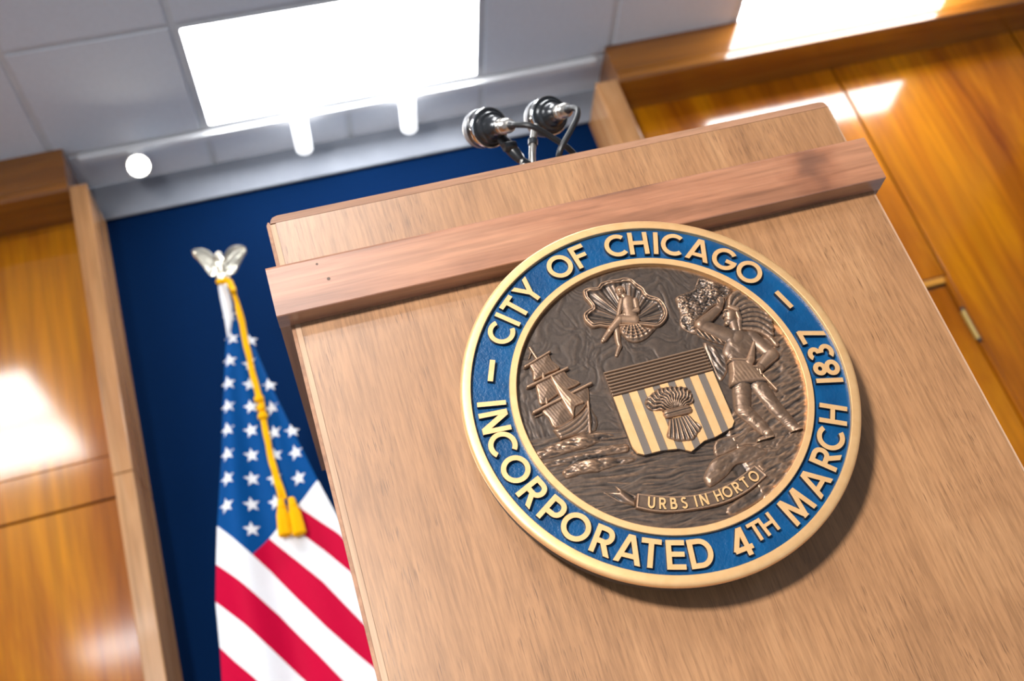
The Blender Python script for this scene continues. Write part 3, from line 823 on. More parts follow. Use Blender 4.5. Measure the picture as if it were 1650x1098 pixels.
# --- relief: height fields over their own small grids
def vnoise(u, v, seed=0):
    r = np.random.default_rng(seed)
    T = r.random((128, 128))
    iu, iv = np.floor(u).astype(int), np.floor(v).astype(int)
    fu, fv = u - iu, v - iv
    fu, fv = fu * fu * (3 - 2 * fu), fv * fv * (3 - 2 * fv)
    a, b = T[iu % 128, iv % 128], T[(iu + 1) % 128, iv % 128]
    c, d = T[iu % 128, (iv + 1) % 128], T[(iu + 1) % 128, (iv + 1) % 128]
    return (a * (1 - fu) + b * fu) * (1 - fv) + (c * (1 - fu) + d * fu) * fv
def fbm(u, v, oct=4, seed=0):
    s, a, t = 0, 1.0, 0
    for k in range(oct):
        s = s + a * vnoise(u * 2 ** k + 17.3 * k, v * 2 ** k + 5.1 * k, seed + k)
        t += a
        a *= 0.5
    return s / t
def seg_d(U, V, a, b):
    dx, dy = b[0] - a[0], b[1] - a[1]
    L = dx * dx + dy * dy + 1e-12
    t = np.clip(((U - a[0]) * dx + (V - a[1]) * dy) / L, 0, 1)
    return np.hypot(U - a[0] - t * dx, V - a[1] - t * dy), t
def poly_sdf(U, V, P):
    d = np.full(U.shape, 1e9)
    ins = np.zeros(U.shape, bool)
    n = len(P)
    for i in range(n):
        a, b = P[i], P[(i + 1) % n]
        d = np.minimum(d, seg_d(U, V, a, b)[0])
        c = ((a[1] > V) != (b[1] > V)) & (U < (b[0] - a[0]) * (V - a[1]) / (b[1] - a[1] + 1e-12) + a[0])
        ins ^= c
    return np.where(ins, -d, d)
def spline(P, n=6, closed=True):
    out = []
    m = len(P)
    for i in range(m if closed else m - 1):
        g = (lambda k: P[k % m]) if closed else (lambda k: P[min(max(k, 0), m - 1)])
        p0, p1, p2, p3 = (np.array(g(i + j)[:2]) for j in (-1, 0, 1, 2))
        for k in range(n):
            t = k / n
            out.append(tuple(0.5 * (2 * p1 + (p2 - p0) * t + (2 * p0 - 5 * p1 + 4 * p2 - p3) * t * t + (3 * p1 - p0 - 3 * p2 + p3) * t ** 3)))
    if not closed:
        out.append(tuple(P[-1][:2]))
    return out
class Relief:
    def __init__(s, pts, step=0.0006, pad=0.004):
        P = np.array([p[:2] for p in pts])
        u = np.arange(P[:, 0].min() - pad, P[:, 0].max() + pad, step)
        v = np.arange(P[:, 1].min() - pad, P[:, 1].max() + pad, step)
        s.U, s.V = np.meshgrid(u, v, indexing='ij')
        s.H = np.full(s.U.shape, -0.01)
    def cap(s, a, b, base=0.0, k=0.75, zb=None):
        zb = base if zb is None else zb
        d, t = seg_d(s.U, s.V, a, b)
        r = a[2] + (b[2] - a[2]) * t
        z = base + (zb - base) * t
        hgt = np.where(d < r, z + k * np.sqrt(np.maximum(r * r - d * d, 0)), z - (d - r) * 6)
        s.H = np.maximum(s.H, hgt)
        return s
    def chain(s, P, base=0.0, k=0.75):
        for a, b in zip(P[:-1], P[1:]):
            s.cap(a, b, base, k)
        return s
    def poly(s, P, top, edge=0.002, dome=0.0, mod=None, power=0.5):
        d = poly_sdf(s.U, s.V, P)
        q = np.clip(-d / edge, 0, 1)
        hgt = top * (1 - (1 - q) ** 2) ** power + dome * np.sqrt(np.maximum(-d, 0))
        if mod is not None:
            hgt = hgt + mod(s.U, s.V) * q
        hgt = np.where(d > 0, -d * 6, hgt)
        s.H = np.maximum(s.H, hgt)
        return s
    def mesh(s, name, parent, m=None, wear0=0.0, wear1=0.007, ybase=None, floor=-0.0016):
        m = m or BRONZE
        yb = YG if ybase is None else ybase
        Hh = s.H
        keep = np.maximum.reduce([Hh[:-1, :-1], Hh[1:, :-1], Hh[1:, 1:], Hh[:-1, 1:]]) > -0.0004
        idx = np.full(Hh.shape, -1)
        I, J = np.nonzero(keep)
        use = np.zeros(Hh.shape, bool)
        for a, b in ((0, 0), (1, 0), (1, 1), (0, 1)):
            use[I + a, J + b] = True
        n = use.sum()
        idx[use] = np.arange(n)
        hh = np.maximum(Hh, floor)[use]
        L = se.location
        co = np.stack([SX + s.U[use] - L.x, yb - hh - L.y, SZ + s.V[use] - L.z], 1)
        q = np.stack([idx[I, J], idx[I, J + 1], idx[I + 1, J + 1], idx[I + 1, J]], 1)[:, ::-1]
        me = bpy.data.meshes.new(name)
        me.vertices.add(n)
        me.vertices.foreach_set('co', co.ravel().astype(np.float32))
        me.loops.add(len(q) * 4)
        me.loops.foreach_set('vertex_index', q.ravel().astype(np.int32))
        me.polygons.add(len(q))
        me.polygons.foreach_set('loop_start', np.arange(0, len(q) * 4, 4, dtype=np.int32))
        me.update(calc_edges=True)
        me.validate()
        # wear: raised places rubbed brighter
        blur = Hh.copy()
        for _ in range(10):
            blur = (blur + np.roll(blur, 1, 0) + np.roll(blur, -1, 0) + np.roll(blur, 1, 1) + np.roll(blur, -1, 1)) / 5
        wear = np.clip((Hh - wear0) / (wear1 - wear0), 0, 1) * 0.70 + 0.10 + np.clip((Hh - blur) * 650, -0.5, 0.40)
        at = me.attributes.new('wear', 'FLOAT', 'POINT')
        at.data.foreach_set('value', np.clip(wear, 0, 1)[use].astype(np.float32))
        return link(name, me, m, parent, True)

# ground: sky with brushed swirls, sea at lower left, hills at right
g = Relief([(-0.168, -0.168), (0.168, 0.168)], 0.0009, 0.001)
U, V = g.U, g.V
rad = np.hypot(U, V)
sw = fbm(U * 62 + 6 * fbm(U * 22 + 3, V * 22, 2, 5), V * 62 + 6 * fbm(U * 22, V * 22 + 7, 2, 9), 3, 11)
Hs = 0.0007 * (np.abs(sw - 0.5) * 2) ** 0.8
sea = poly_sdf(U, V, [(-0.2, -0.012), (-0.10, -0.022), (0.03, -0.06), (0.045, -0.10), (0.045, -0.2), (-0.2, -0.2)])
seam = np.clip(-sea / 0.004, 0, 1)
wv = fbm(U * 24 + 3, (V + 0.12 * U) * 210 + 4 * fbm(U * 20, V * 20, 2, 3), 3, 21)
Hsea = 0.0013 * (1 - np.abs(wv - 0.5) * 2.6)
hill = poly_sdf(U, V, [(0.10, 0.03), (0.135, 0.035), (0.168, 0.03), (0.2, 0), (0.2, -0.15), (0.06, -0.16), (0.05, -0.06), (0.09, -0.03)])
hm = np.clip(-hill / 0.004, 0, 1)
hv = fbm((U + 0.5 * V) * 40 + 9, (V - 0.3 * U) * 150, 3, 31)
Hh_ = 0.0012 + 0.0026 * (1 - np.abs(hv - 0.5) * 2.4)
g.H = Hs * (1 - seam) * (1 - hm) + Hsea * seam + Hh_ * hm * (1 - seam)
g.H = np.where(rad < 0.1690, g.H, -0.01)
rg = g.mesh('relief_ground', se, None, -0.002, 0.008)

# sea swells
def waves(name, chains, rough):
    r = Relief([p for c in chains for p in c], 0.0007, 0.010)
    for c in chains:
        P = spline(c, 4, False)
        rr = np.interp(np.linspace(0, 1, len(P)), np.linspace(0, 1, len(c)), [p[2] * 1.3 for p in c])
        r.chain([(p[0], p[1], q) for p, q in zip(P, rr)], -0.0006, 0.72)
    n = fbm(r.U * 90, (r.V + 0.15 * r.U) * 220, 3, 41)
    r.H = np.where(r.H > 0, r.H * (0.75 + 0.5 * n) + rough * (n - 0.5), r.H)
    inside = np.hypot(r.U, r.V) < 0.1675
    r.H = np.where(inside, r.H, -0.01)
    return r.mesh(name, se, None, 0.0, 0.008)
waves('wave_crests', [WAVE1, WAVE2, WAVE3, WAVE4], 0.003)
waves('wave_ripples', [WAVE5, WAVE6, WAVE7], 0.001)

# land and rock at lower right
r = Relief(LAND + LAND2, 0.0007, 0.003)
def hatch(a, b, f, amp, seed):
    return lambda U, V: amp * (fbm(U * a + V * b, V * f - U * f * 0.35, 3, seed) - 0.4)
r.poly(spline(LAND2, 3), 0.0018, 0.003, 0, hatch(60, 40, 160, 0.0025, 51))
r.poly(spline(LAND, 3), 0.0030, 0.003, 0, hatch(60, 40, 180, 0.0025, 52))
r.H = np.where(np.hypot(r.U, r.V) < 0.1675, r.H, -0.01)
r.mesh('land', se, None, 0.0, 0.008)
r = Relief(ROCK, 0.0006)
r.poly(spline(ROCK, 4), 0.0042, 0.006, 0.006, hatch(70, 30, 150, 0.003, 55))
r.mesh('rock', se, None, 0.0, 0.009)

# tree behind the standing figure
r = Relief(TREE + TREE_LOW, 0.0006)
def leafy(U, V):
    a = fbm(U * 300 + V * 120, V * 420 - U * 80, 2, 61)
    b = fbm(U * 75, V * 75, 2, 63)
    return 0.0030 * (a - 0.45) + 0.0075 * (b - .5)
r.poly(spline(TREE, 4), 0.0022, 0.004, 0, leafy)
r.poly(spline(TREE_LOW, 4), 0.0014, 0.003, 0, lambda U, V: 0.0045 * (fbm(U * 120, V * 60 + U * 90, 3, 62) - 0.42))
r.H = np.where(np.hypot(r.U, r.V) < 0.1675, r.H, -0.01)
r.mesh('tree', se, None, 0.0, 0.008)

# scallop shell
sh_out = spline(SHELL, 5)
f0 = SHELL_FOCUS[0]
r = Relief(SHELL, 0.0005)
d = poly_sdf(r.U, r.V, sh_out)
ang = np.arctan2(r.V - f0[1], r.U - f0[0])
rr = np.hypot(r.U - f0[0], r.V - f0[1])
rib = np.cos(ang * 15 + 0.6 + 0.25 * np.sin(rr * 260))
inner = 0.0012 + 0.0011 * rib * np.clip(rr / 0.03, 0, 1) + 0.00035 * np.cos(ang * 51) + 0.0008 * np.clip(rr / 0.05, 0, 1)
rimh = 0.0058 * np.sqrt(np.clip(1 - ((d + 0.0018) / 0.0018) ** 2, 0, 1))
rim2 = 0.0020 * np.exp(-((d + 0.0046) / 0.0010) ** 2)
t = np.clip((-d - 0.004) / 0.004, 0, 1)
hh = np.maximum(rimh, inner * 1.0 + (1 - t) * 0.002 + rim2)
r.H = np.where(d > 0, -d * 6, np.where(-d < 0.0018, np.maximum(rimh, 0), hh))
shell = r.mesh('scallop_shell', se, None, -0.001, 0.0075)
r = Relief(SHELL_BASE, 0.0005)
f1 = (f0[0] + 0.004, f0[1] + 0.006)
def scal(U, V):
    a = np.arctan2(V - f1[1], U - f1[0])
    q = np.hypot(U - f1[0], V - f1[1])
    return 0.0011 * np.cos(a * 26) * np.clip(q / 0.012, 0, 1) + 0.0007 * np.cos(q * 1500)
r.poly(spline(SHELL_BASE, 4), 0.0048, 0.008, 0.012, scal)
r.mesh('shell_base', shell, None, 0.0, 0.008)

# seated child
k = [(p[0], p[1], p[2] * (1.3 if i in (3, 4, 5) else 1.14)) for i, p in enumerate(CHILD)]
r = Relief(k, 0.0004)
r.cap(k[3], k[4], 0.002, 0.62).cap(k[4], k[5], 0.002, 0.62)                # trunk
r.cap((k[6][0], k[6][1], 0.004), (k[9][0], k[9][1], 0.004), 0.0025, 0.7)    # shoulders
r.cap(k[2], (k[3][0], k[3][1], 0.003), 0.003, 0.8)                        # neck
r.cap(k[6], k[7], 0.003, 0.9).cap(k[7], k[8], 0.003, 0.9)                 # arm
r.cap(k[9], k[10], 0.0035, 0.9).cap(k[10], k[11], 0.0045, 0.9)            # arm across the lap
r.cap(k[11], (k[8][0], k[8][1] - 0.001, 0.0017), 0.0045, 0.8)
r.cap(k[12], k[13], 0.0035, 0.85).cap(k[13], k[14], 0.004, 0.85).cap(k[14], k[15], 0.003, 0.85).cap(k[15], k[16], 0.002, 0.9)
r.cap((k[17][0], k[17][1] + 0.004, 0.0038), k[17], 0.001, 0.85).cap(k[17], k[18], 0.001, 0.9).cap(k[18], k[19], 0.001, 0.9).cap(k[19], k[20], 0.001, 0.9)
for dx in (-0.0028, 0.0032):                                               # chest
    r.cap((k[3][0] + dx, k[3][1] - 0.001, 0.0032), (k[3][0] + dx * 0.9, k[3][1] - 0.003, 0.003), 0.0046, 0.5)
hx, hy = k[0][0], k[0][1]
r.cap((hx, hy + 0.0012, 0.0052), (hx - 0.0003, hy - 0.0018, 0.0040), 0.0030, 0.85)   # head
r.cap((hx - 0.0012, hy + 0.0002, 0.0009), (hx - 0.0016, hy - 0.0016, 0.0011), 0.0066, 0.7)   # nose
r.cap((hx - 0.0022, hy - 0.0036, 0.0007), (hx - 0.0004, hy - 0.0037, 0.0007), 0.0060, 0.7)   # mouth
for ex in (-0.0034, 0.0012):
    e = np.hypot(r.U - hx - ex, (r.V - hy - 0.0006) * 1.5)
    r.H = np.where(e < 0.0013, r.H - 0.0011 * (1 - e / 0.0013), r.H)
child = r.mesh('seated_child', shell, None, -0.004, 0.0085)
child['label'] = 'small bronze relief child sitting with crossed legs on the shell'
r = Relief([(hx - 0.008, hy + 0.009), (hx + 0.009, hy - 0.006)], 0.0004)
hair = spline([(hx - 0.0062, hy - 0.0010), (hx - 0.0062, hy + 0.0035), (hx - 0.003, hy + 0.0075), (hx + 0.003, hy + 0.0078), (hx + 0.0068, hy + 0.004), (hx + 0.0068, hy - 0.002), (hx + 0.0045, hy - 0.0045), (hx + 0.0038, hy + 0.000), (hx + 0.0026, hy + 0.0030), (hx - 0.0030, hy + 0.0032), (hx - 0.0048, hy + 0.001)], 4)
r.poly(hair, 0.0072, 0.003, 0, lambda U, V: 0.0012 * (fbm(U * 900, V * 900, 2, 71) - 0.5))
r.mesh('hair', child, None, 0.0, 0.013)

# sailing ship
ship = None
hl = spline(HULL, 3)
r = Relief(HULL + HULL_BOW, 0.0005)
def planks(U, V):
    (ax_, ay_), (bx_, by_) = HULL[1], HULL[4]
    L_ = math.hypot(bx_ - ax_, by_ - ay_)
    dx, dy = (bx_ - ax_) / L_, (by_ - ay_) / L_
    t_ = (U - ax_) * dx + (V - ay_) * dy
    q = -(U - ax_) * dy + (V - ay_) * dx - 9.0 * (t_ - 0.02) ** 2
    return 0.0013 * np.abs(np.sin(q * math.pi / 0.0052)) ** 0.5 - 0.0008
r.poly(HULL_BOW, 0.0024, 0.003, 0.0, lambda U, V: 0.001 * (fbm(U * 300, V * 120, 2, 81) - .5))
r.poly(HULL, 0.0042, 0.004, 0.006, planks)
r.chain(STEM, 0.004, 0.8)
ship = r.mesh('sailing_ship', se, None, 0.0, 0.009)
def sail(P, top, belly, seed, order=0.0):
    r = Relief(P, 0.0005)
    def cloth(U, V):
        q = (U * 0.94 + V * 0.34)
        return 0.00005 * np.cos(q * 1900) + 0.0010 * (fbm(U * 60, V * 60, 2, 7) - .5)
    r.poly(spline(P, 3), top, 0.0016, belly, cloth)
    return r.mesh('sail', ship, None, -0.004, 0.0095)
sail(SAIL3, 0.0024, 0.018, 1)
sail(SAIL2, 0.0030, 0.018, 2)
sail(SAIL1, 0.0030, 0.018, 3)
sail(JIB, 0.0062, 0.022, 4)
for i in range(0, 8, 2):
    r = Relief(SPARS[i:i + 2], 0.0005, 0.006)
    A2, B2 = [(p[0], p[1], p[2] * 0.62) for p in SPARS[i:i + 2]]
    r.cap(A2, B2, 0.0050 if i < 6 else 0.002, 0.9)
    r.mesh('spar', ship, None, 0.0, 0.009)
r = Relief(MAST, 0.0005, 0.006)
r.chain(MAST, 0.0025, 0.9)
m0 = MAST[0]
r.poly([(m0[0], m0[1]), (m0[0] - 0.002, m0[1] - 0.006), (m0[0] - 0.007, m0[1] - 0.015), (m0[0] - 0.003, m0[1] - 0.012), (m0[0] + 0.002, m0[1] - 0.005)], 0.002, 0.001)
r.mesh('mast', ship, None, 0.0, 0.009)

# shield
shp = SHIELD
cx0 = sum(p[0] for p in (shp[0], shp[1])) / 2
r = Relief(shp, 0.0006)
r.poly(shp, 0.0060, 0.0005)
shield = r.mesh('shield', se, None, 0.004, 0.016)
def inset(P, d):
    c = np.mean(np.array(P), 0)
    return [tuple(np.array(p) + (c - np.array(p)) * d) for p in P]
zc_ = (CHIEF[2][1] + CHIEF[3][1]) / 2
xl, xr = CHIEF[3][0], CHIEF[2][0]
def clip_poly(P, x0, x1, ztop):
    def cut(P, f):
        out = []
        for a, b in zip(P, P[1:] + P[:1]):
            fa, fb = f(a), f(b)
            if fa >= 0:
                out.append(a)
            if fa * fb < 0:
                t = fa / (fa - fb)
                out.append((a[0] + (b[0] - a[0]) * t, a[1] + (b[1] - a[1]) * t))
        return out
    P = cut(P, lambda p: p[0] - x0)
    P = cut(P, lambda p: x1 - p[0])
    return cut(P, lambda p: ztop - p[1])
SH2 = [(xl, CHIEF[0][1])] + [(xr, CHIEF[1][1])] + [(min(max(p[0], xl), xr) if p[1] > -0.045 else p[0], p[1]) for p in shp[2:-1]] + [(xl, shp[-1][1])]
wg, ww = 0.066, 0.0765
tot = 7 * ww + 6 * wg
x = xl
for i in range(13):
    wdt = (ww if i % 2 == 0 else wg) / tot * (xr - xl)
    P = clip_poly(SH2, x + 0.0001, x + wdt - 0.0001, zc_)
    if len(P) > 2:
        P = [(SX + p[0], SZ + p[1]) for p in P]
        if i % 2 == 0:
            part('stripe', prism(P, YG - 0.0076, YG - 0.0045), GOLD, shield)['label'] = 'polished golden stripe'
        else:
            part('stripe', prism(P, YG - 0.0067, YG - 0.0045), STRIPEG, shield)['label'] = 'recessed dull grey stripe'
    x += wdt
# chief with horizontal grooves
nb = 8
for i in range(nb):
    t0, t1 = i / nb, (i + 1) / nb
    def lerp(a, b, t):
        return (a[0] + (b[0] - a[0]) * t, a[1] + (b[1] - a[1]) * t)
    tl, tr_, br_, bl_ = (xl - 0.0004, CHIEF[0][1]), (xr + 0.0004, CHIEF[1][1]), (xr + 0.0004, zc_), (xl - 0.0004, zc_)
    a, b = lerp(tl, bl_, t0), lerp(tr_, br_, t0)
    c, d = lerp(tr_, br_, t1 - 0.040), lerp(tl, bl_, t1 - 0.040)
    y0 = YG - 0.0084
    zt, zb = (a[1] + b[1]) / 2, (c[1] + d[1]) / 2
    pr = [(YG - 0.0045, zt), (y0 + 0.0016, zt), (y0, zt - 0.0007), (y0, zb + 0.0007), (y0 + 0.0016, zb), (YG - 0.0045, zb)]
    part('chief_bar', prism_x([(p[0], p[1] + SZ) for p in pr], SX + a[0], SX + b[0]), CHIEFM, shield)

# sheaf of wheat
r = Relief(SHEAF_TOP + SHEAF_SKIRT, 0.0005)
bx, by = (SHEAF_BAND[0][0] + SHEAF_BAND[1][0]) / 2, (SHEAF_BAND[0][1] + SHEAF_BAND[1][1]) / 2
def straw(U, V):
    a = np.arctan2(V - by - 0.02, U - bx)
    return 0.0009 * np.cos(a * 60) + 0.0008 * (fbm(a * 40, V * 60, 2, 91) - .5)
r.poly(spline(SHEAF_SKIRT, 3), 0.0092, 0.0035, 0.012, straw)
top = SHEAF_TOP
r2 = Relief(SHEAF_TOP, 0.0005, 0.014)
for a, b in ((0, 1), (1, 2), (2, 3), (3, 4), (0, 5), (5, 6), (6, 4)):
    r2.cap(top[a], top[b], 0.0068, 0.55)
an = np.arctan2(r2.V - by, r2.U - bx)
q = np.hypot(r2.U - bx, r2.V - by)
r2.H = np.where(r2.H > 0.0068, r2.H + 0.0011 * np.cos(an * 34 + 2 * np.sin(q * 400)) + 0.0016 * (fbm(r2.U * 420, r2.V * 420, 3, 95) - .5), r2.H)
sheaf = r.mesh('wheat_sheaf', shield, None, 0.004, 0.018)
r2.mesh('wheat_ears', shield, None, 0.004, 0.018)
r = Relief(SHEAF_BAND, 0.0005, 0.010)
r.cap(SHEAF_BAND[0], SHEAF_BAND[1], 0.0082, 0.8)
r.H = np.where(r.H > 0.0082, r.H - 0.0014 * np.exp(-((r.V - by + 0.0002) / 0.0006) ** 2), r.H)
r.mesh('sheaf_binding', shield, None, 0.004, 0.018)

# standing figure
fat = lambda P, k: [(p[0], p[1], p[2] * k) for p in P]
FIG_LLEG, FIG_RLEG, FIG_LARM = fat(FIG_LLEG, 1.18), fat(FIG_RLEG, 1.18), fat(FIG_LARM, 1.22)
FIG_RARM = fat(FIG_RARM[:3], 1.25) + FIG_RARM[3:]
r = Relief([(0.03, -0.09), (0.165, 0.115)], 0.0005, 0.002)
def torso(U, V):
    return 0.0022 * (fbm(U * 110 + V * 60, V * 60, 3, 101) - .5)
L_, R_2 = FIG_LLEG, FIG_RLEG
for P, bs in ((FIG_RLEG, 0.0012), (FIG_LLEG, 0.0018)):
    for q_, (a, b) in enumerate(zip(P[:-1], P[1:])):
        r.cap(a, b, bs + (-0.0010, 0.0002, 0.0016, 0.0034, 0.0034)[q_], 0.72, bs + (-0.0006, 0.0006, 0.0022, 0.0034, 0.0034)[q_])
# trouser creases and seam fringe
crs = fbm(r.U * 120 + r.V * 40, r.V * 150 + 5 * fbm(r.U * 60, r.V * 60, 2, 8), 3, 103)
r.H = np.where(r.H > 0.001, r.H + 0.0013 * (crs - .5), r.H)
r.poly(spline(FIG_TORSO, 3), 0.0050, 0.006, 0.02, torso)
r.cap((FIG_TORSO[1][0], FIG_TORSO[1][1] - 0.012, 0.012), (FIG_TORSO[7][0] + 0.008, FIG_TORSO[7][1] + 0.012, 0.010), 0.0018, 0.5)
def skirt(U, V):
    return 0.00010 * np.cos((U * 0.95 + V * 0.25) * 1500) * np.clip((FIG_SKIRT[0][1] - V) / 0.02, 0, 1)
r.poly(spline(FIG_SKIRT, 3), 0.0104, 0.005, 0.012, skirt)
r.cap((*FIG_SKIRT[0], 0.0020), (*FIG_SKIRT[1], 0.0020), 0.0094, 0.7)
A_ = FIG_RARM
r.cap(A_[0], A_[1], -0.0002, 0.72, 0.0028).cap(A_[1], A_[2], 0.0030, 0.75).cap(A_[2], A_[3], 0.0034, 0.8)
w0 = A_[3]
for du, dv in ((-0.0020, 0.0068), (0.0002, 0.0082), (0.0023, 0.0080), (0.0042, 0.0066)):
    r.cap((w0[0] + du * 0.5, w0[1], 0.0015), (w0[0] + du, w0[1] + dv, 0.0011), 0.0040, 0.9)
r.cap((w0[0] - 0.002, w0[1] - 0.003, 0.0014), (w0[0] - 0.0050, w0[1] + 0.0010, 0.0011), 0.004, 0.9)
B_ = FIG_LARM
r.cap(B_[0], B_[1], 0.0004, 0.7, 0.0032).cap(B_[1], B_[2], 0.0042, 0.7).cap(B_[2], B_[3], 0.0060, 0.7)
for i in range(4):                                        # fingers closed round the stick
    u0, v0 = B_[3][0] - 0.0052 + 0.0024 * i, B_[3][1] - 0.0005 - 0.0012 * i
    r.cap((u0, v0 + 0.003, 0.0012), (u0 - 0.0006, v0 - 0.003, 0.0011), 0.0098, 0.8)
r.cap((B_[3][0] - 0.004, B_[3][1] + 0.0045, 0.0014), (B_[3][0] + 0.001, B_[3][1] + 0.0035, 0.0012), 0.0098, 0.8)
h0 = FIG_HEAD
nk = h0[4]
r.cap((nk[0], nk[1] - 0.004, 0.0062), (h0[0][0] + 0.001, h0[0][1], 0.0062), 0.0028, 0.7)
r.cap((h0[0][0], h0[0][1] + 0.002, 0.0082), (h0[0][0] - 0.002, h0[0][1] - 0.003, 0.0070), 0.0028, 0.8)        # skull
r.cap((h0[1][0] + 0.003, h0[1][1], 0.0046), (h0[1][0] - 0.0004, h0[1][1] - 0.0012, 0.0030), 0.0030, 0.8)         # jaw and chin
r.cap((h0[2][0] + 0.0032, h0[2][1] + 0.0042, 0.0016), (h0[2][0] - 0.0002, h0[2][1], 0.0017), 0.0044, 0.9)        # nose
r.cap((h0[2][0] + 0.0012, h0[2][1] - 0.0044, 0.0010), (h0[2][0] + 0.0040, h0[2][1] - 0.0047, 0.0010), 0.0062, 0.8)   # lips
r.cap((h0[2][0] + 0.0026, h0[2][1] + 0.0055, 0.0011), (h0[2][0] + 0.0068, h0[2][1] + 0.0050, 0.0011), 0.0078, 0.8)   # brow
e = np.hypot(r.U - h0[2][0] - 0.0046, (r.V - h0[2][1] - 0.0032) * 1.5)
r.H = np.where(e < 0.0018, r.H - 0.0016 * (1 - e / 0.0018), r.H)
r.H = np.where(np.hypot(r.U, r.V) < 0.1672, r.H, -0.01)
fig = r.mesh('standing_figure', se, None, -0.001, 0.0135)
fig['label'] = 'bronze relief person in feathered headdress shading the eyes with one raised hand'
# headdress
r = Relief(FIG_FEATHERS + FIG_FEATHER_ROOT + FIG_HEAD, 0.0005)
root = FIG_FEATHER_ROOT
ft = spline(FIG_FEATHERS[1:], 2, False)
for i, tip in enumerate(ft):
    t = i / (len(ft) - 1)
    q = t * (len(root) - 1)
    j = min(int(q), len(root) - 2)
    rx = root[j][0] + (root[j + 1][0] - root[j][0]) * (q - j)
    ry = root[j][1] + (root[j + 1][1] - root[j][1]) * (q - j)
    wv_, hv_ = tip[0] - rx, tip[1] - ry
    path = []
    for n_ in range(7):
        q_ = n_ / 6
        bow = 0.20 * math.sin(math.pi * q_)
        path.append((rx + wv_ * q_ - hv_ * bow, ry + hv_ * q_ + wv_ * bow * 0.8, 0.0020 + 0.0015 * math.sin(min(q_ * 1.25, 1) * 2.2)))
    r.chain(path, 0.0044 - 0.0016 * (i % 2), 0.9)
r.H = np.where(r.H > 0.001, r.H + 0.0008 * (fbm(r.U * 260, r.V * 260, 3, 111) - .5), r.H)
b0, b1 = FIG_FEATHERS[0], root[1]
r.cap((b0[0], b0[1], 0.0028), (b1[0], b1[1], 0.0034), 0.0075, 0.7)
r.cap((b1[0], b1[1], 0.0034), (h0[5][0], h0[5][1], 0.0032), 0.0056, 0.7)
r.cap((h0[5][0] - 0.001, h0[5][1], 0.0034), (h0[6][0], h0[6][1], 0.0022), 0.0052, 0.7)
r.cap((h0[5][0] - 0.004, h0[5][1] - 0.002, 0.0024), (h0[6][0] - 0.004, h0[6][1] + 0.002, 0.0016), 0.0050, 0.7)
r.H = np.where(np.hypot(r.U, r.V) < 0.1672, r.H, -0.01)
r.mesh('headdress', fig, None, 0.0, 0.0135)
r = Relief(FIG_FRINGE, 0.0005)
r.poly(spline(FIG_FRINGE, 3), 0.0026, 0.002, 0, lambda U, V: 0.0016 * np.cos((U * 0.8 + V * 0.25) * 1700))
r.mesh('sleeve_fringe', fig, None, 0.0, 0.009)
r = Relief(FIG_STICK, 0.0005, 0.006)
r.cap(FIG_STICK[0], FIG_STICK[1], 0.0062, 0.9)
r.mesh('stick', fig, None, 0.0, 0.012)
r = Relief(FIG_POUCH, 0.0005, 0.008)
r.cap(FIG_POUCH[0], FIG_POUCH[1], 0.0070, 0.8).cap(FIG_POUCH[1], FIG_POUCH[2], 0.0074, 0.8)
r.mesh('pouch', fig, None, 0.0, 0.0135)

# motto ribbon
RT, RB = spline(RIBBON_TOP, 6, False), spline(RIBBON_BOT, 6, False)
rib_poly = RT + RB[::-1]
r2 = Relief(rib_poly, 0.0006)
d = poly_sdf(r2.U, r2.V, rib_poly)
hgt = 0.0058 + 0.0010 * np.exp(-((d + 0.0012) / 0.0008) ** 2)
r2.H = np.where(d > 0, 0.0058 - d * 14, hgt)
r2.H = np.where(d > 0.0009, -0.01, r2.H)
rib_o = r2.mesh('motto_ribbon', se, None, 0.0, 0.011)
for P in (RIBBON_L, RIBBON_R):
    r = Relief(P, 0.0006)
    r.poly(P, 0.0026, 0.003, 0, lambda U, V: 0.0020 * np.cos((U + 0.6 * V) * 330))
    r.H = np.where(np.hypot(r.U, r.V) < 0.1672, r.H, -0.01)
    r.mesh('ribbon_end', rib_o, None, 0.0, 0.009)
PT = RIBBON_TXT
fitx, fitz = np.array([p[0] for p in PT]), np.array([p[1] for p in PT])
cf = np.polyfit(fitx, fitz, 2)
for ch, x_ in zip('URBSINHORTO', fitx + np.array([0, 0, 0, 0, 0, 0, 0, .0004, .0012, -.0008, -.0006])):
    z_ = np.polyval(cf, x_)
    sl_ = math.atan(2 * cf[0] * x_ + cf[1])
    letter(ch, x_, z_, sl_, 0.0132, YG - 0.0079, YG - 0.0054, rib_o, GOLD, 'letter', BACKM, 0.84)

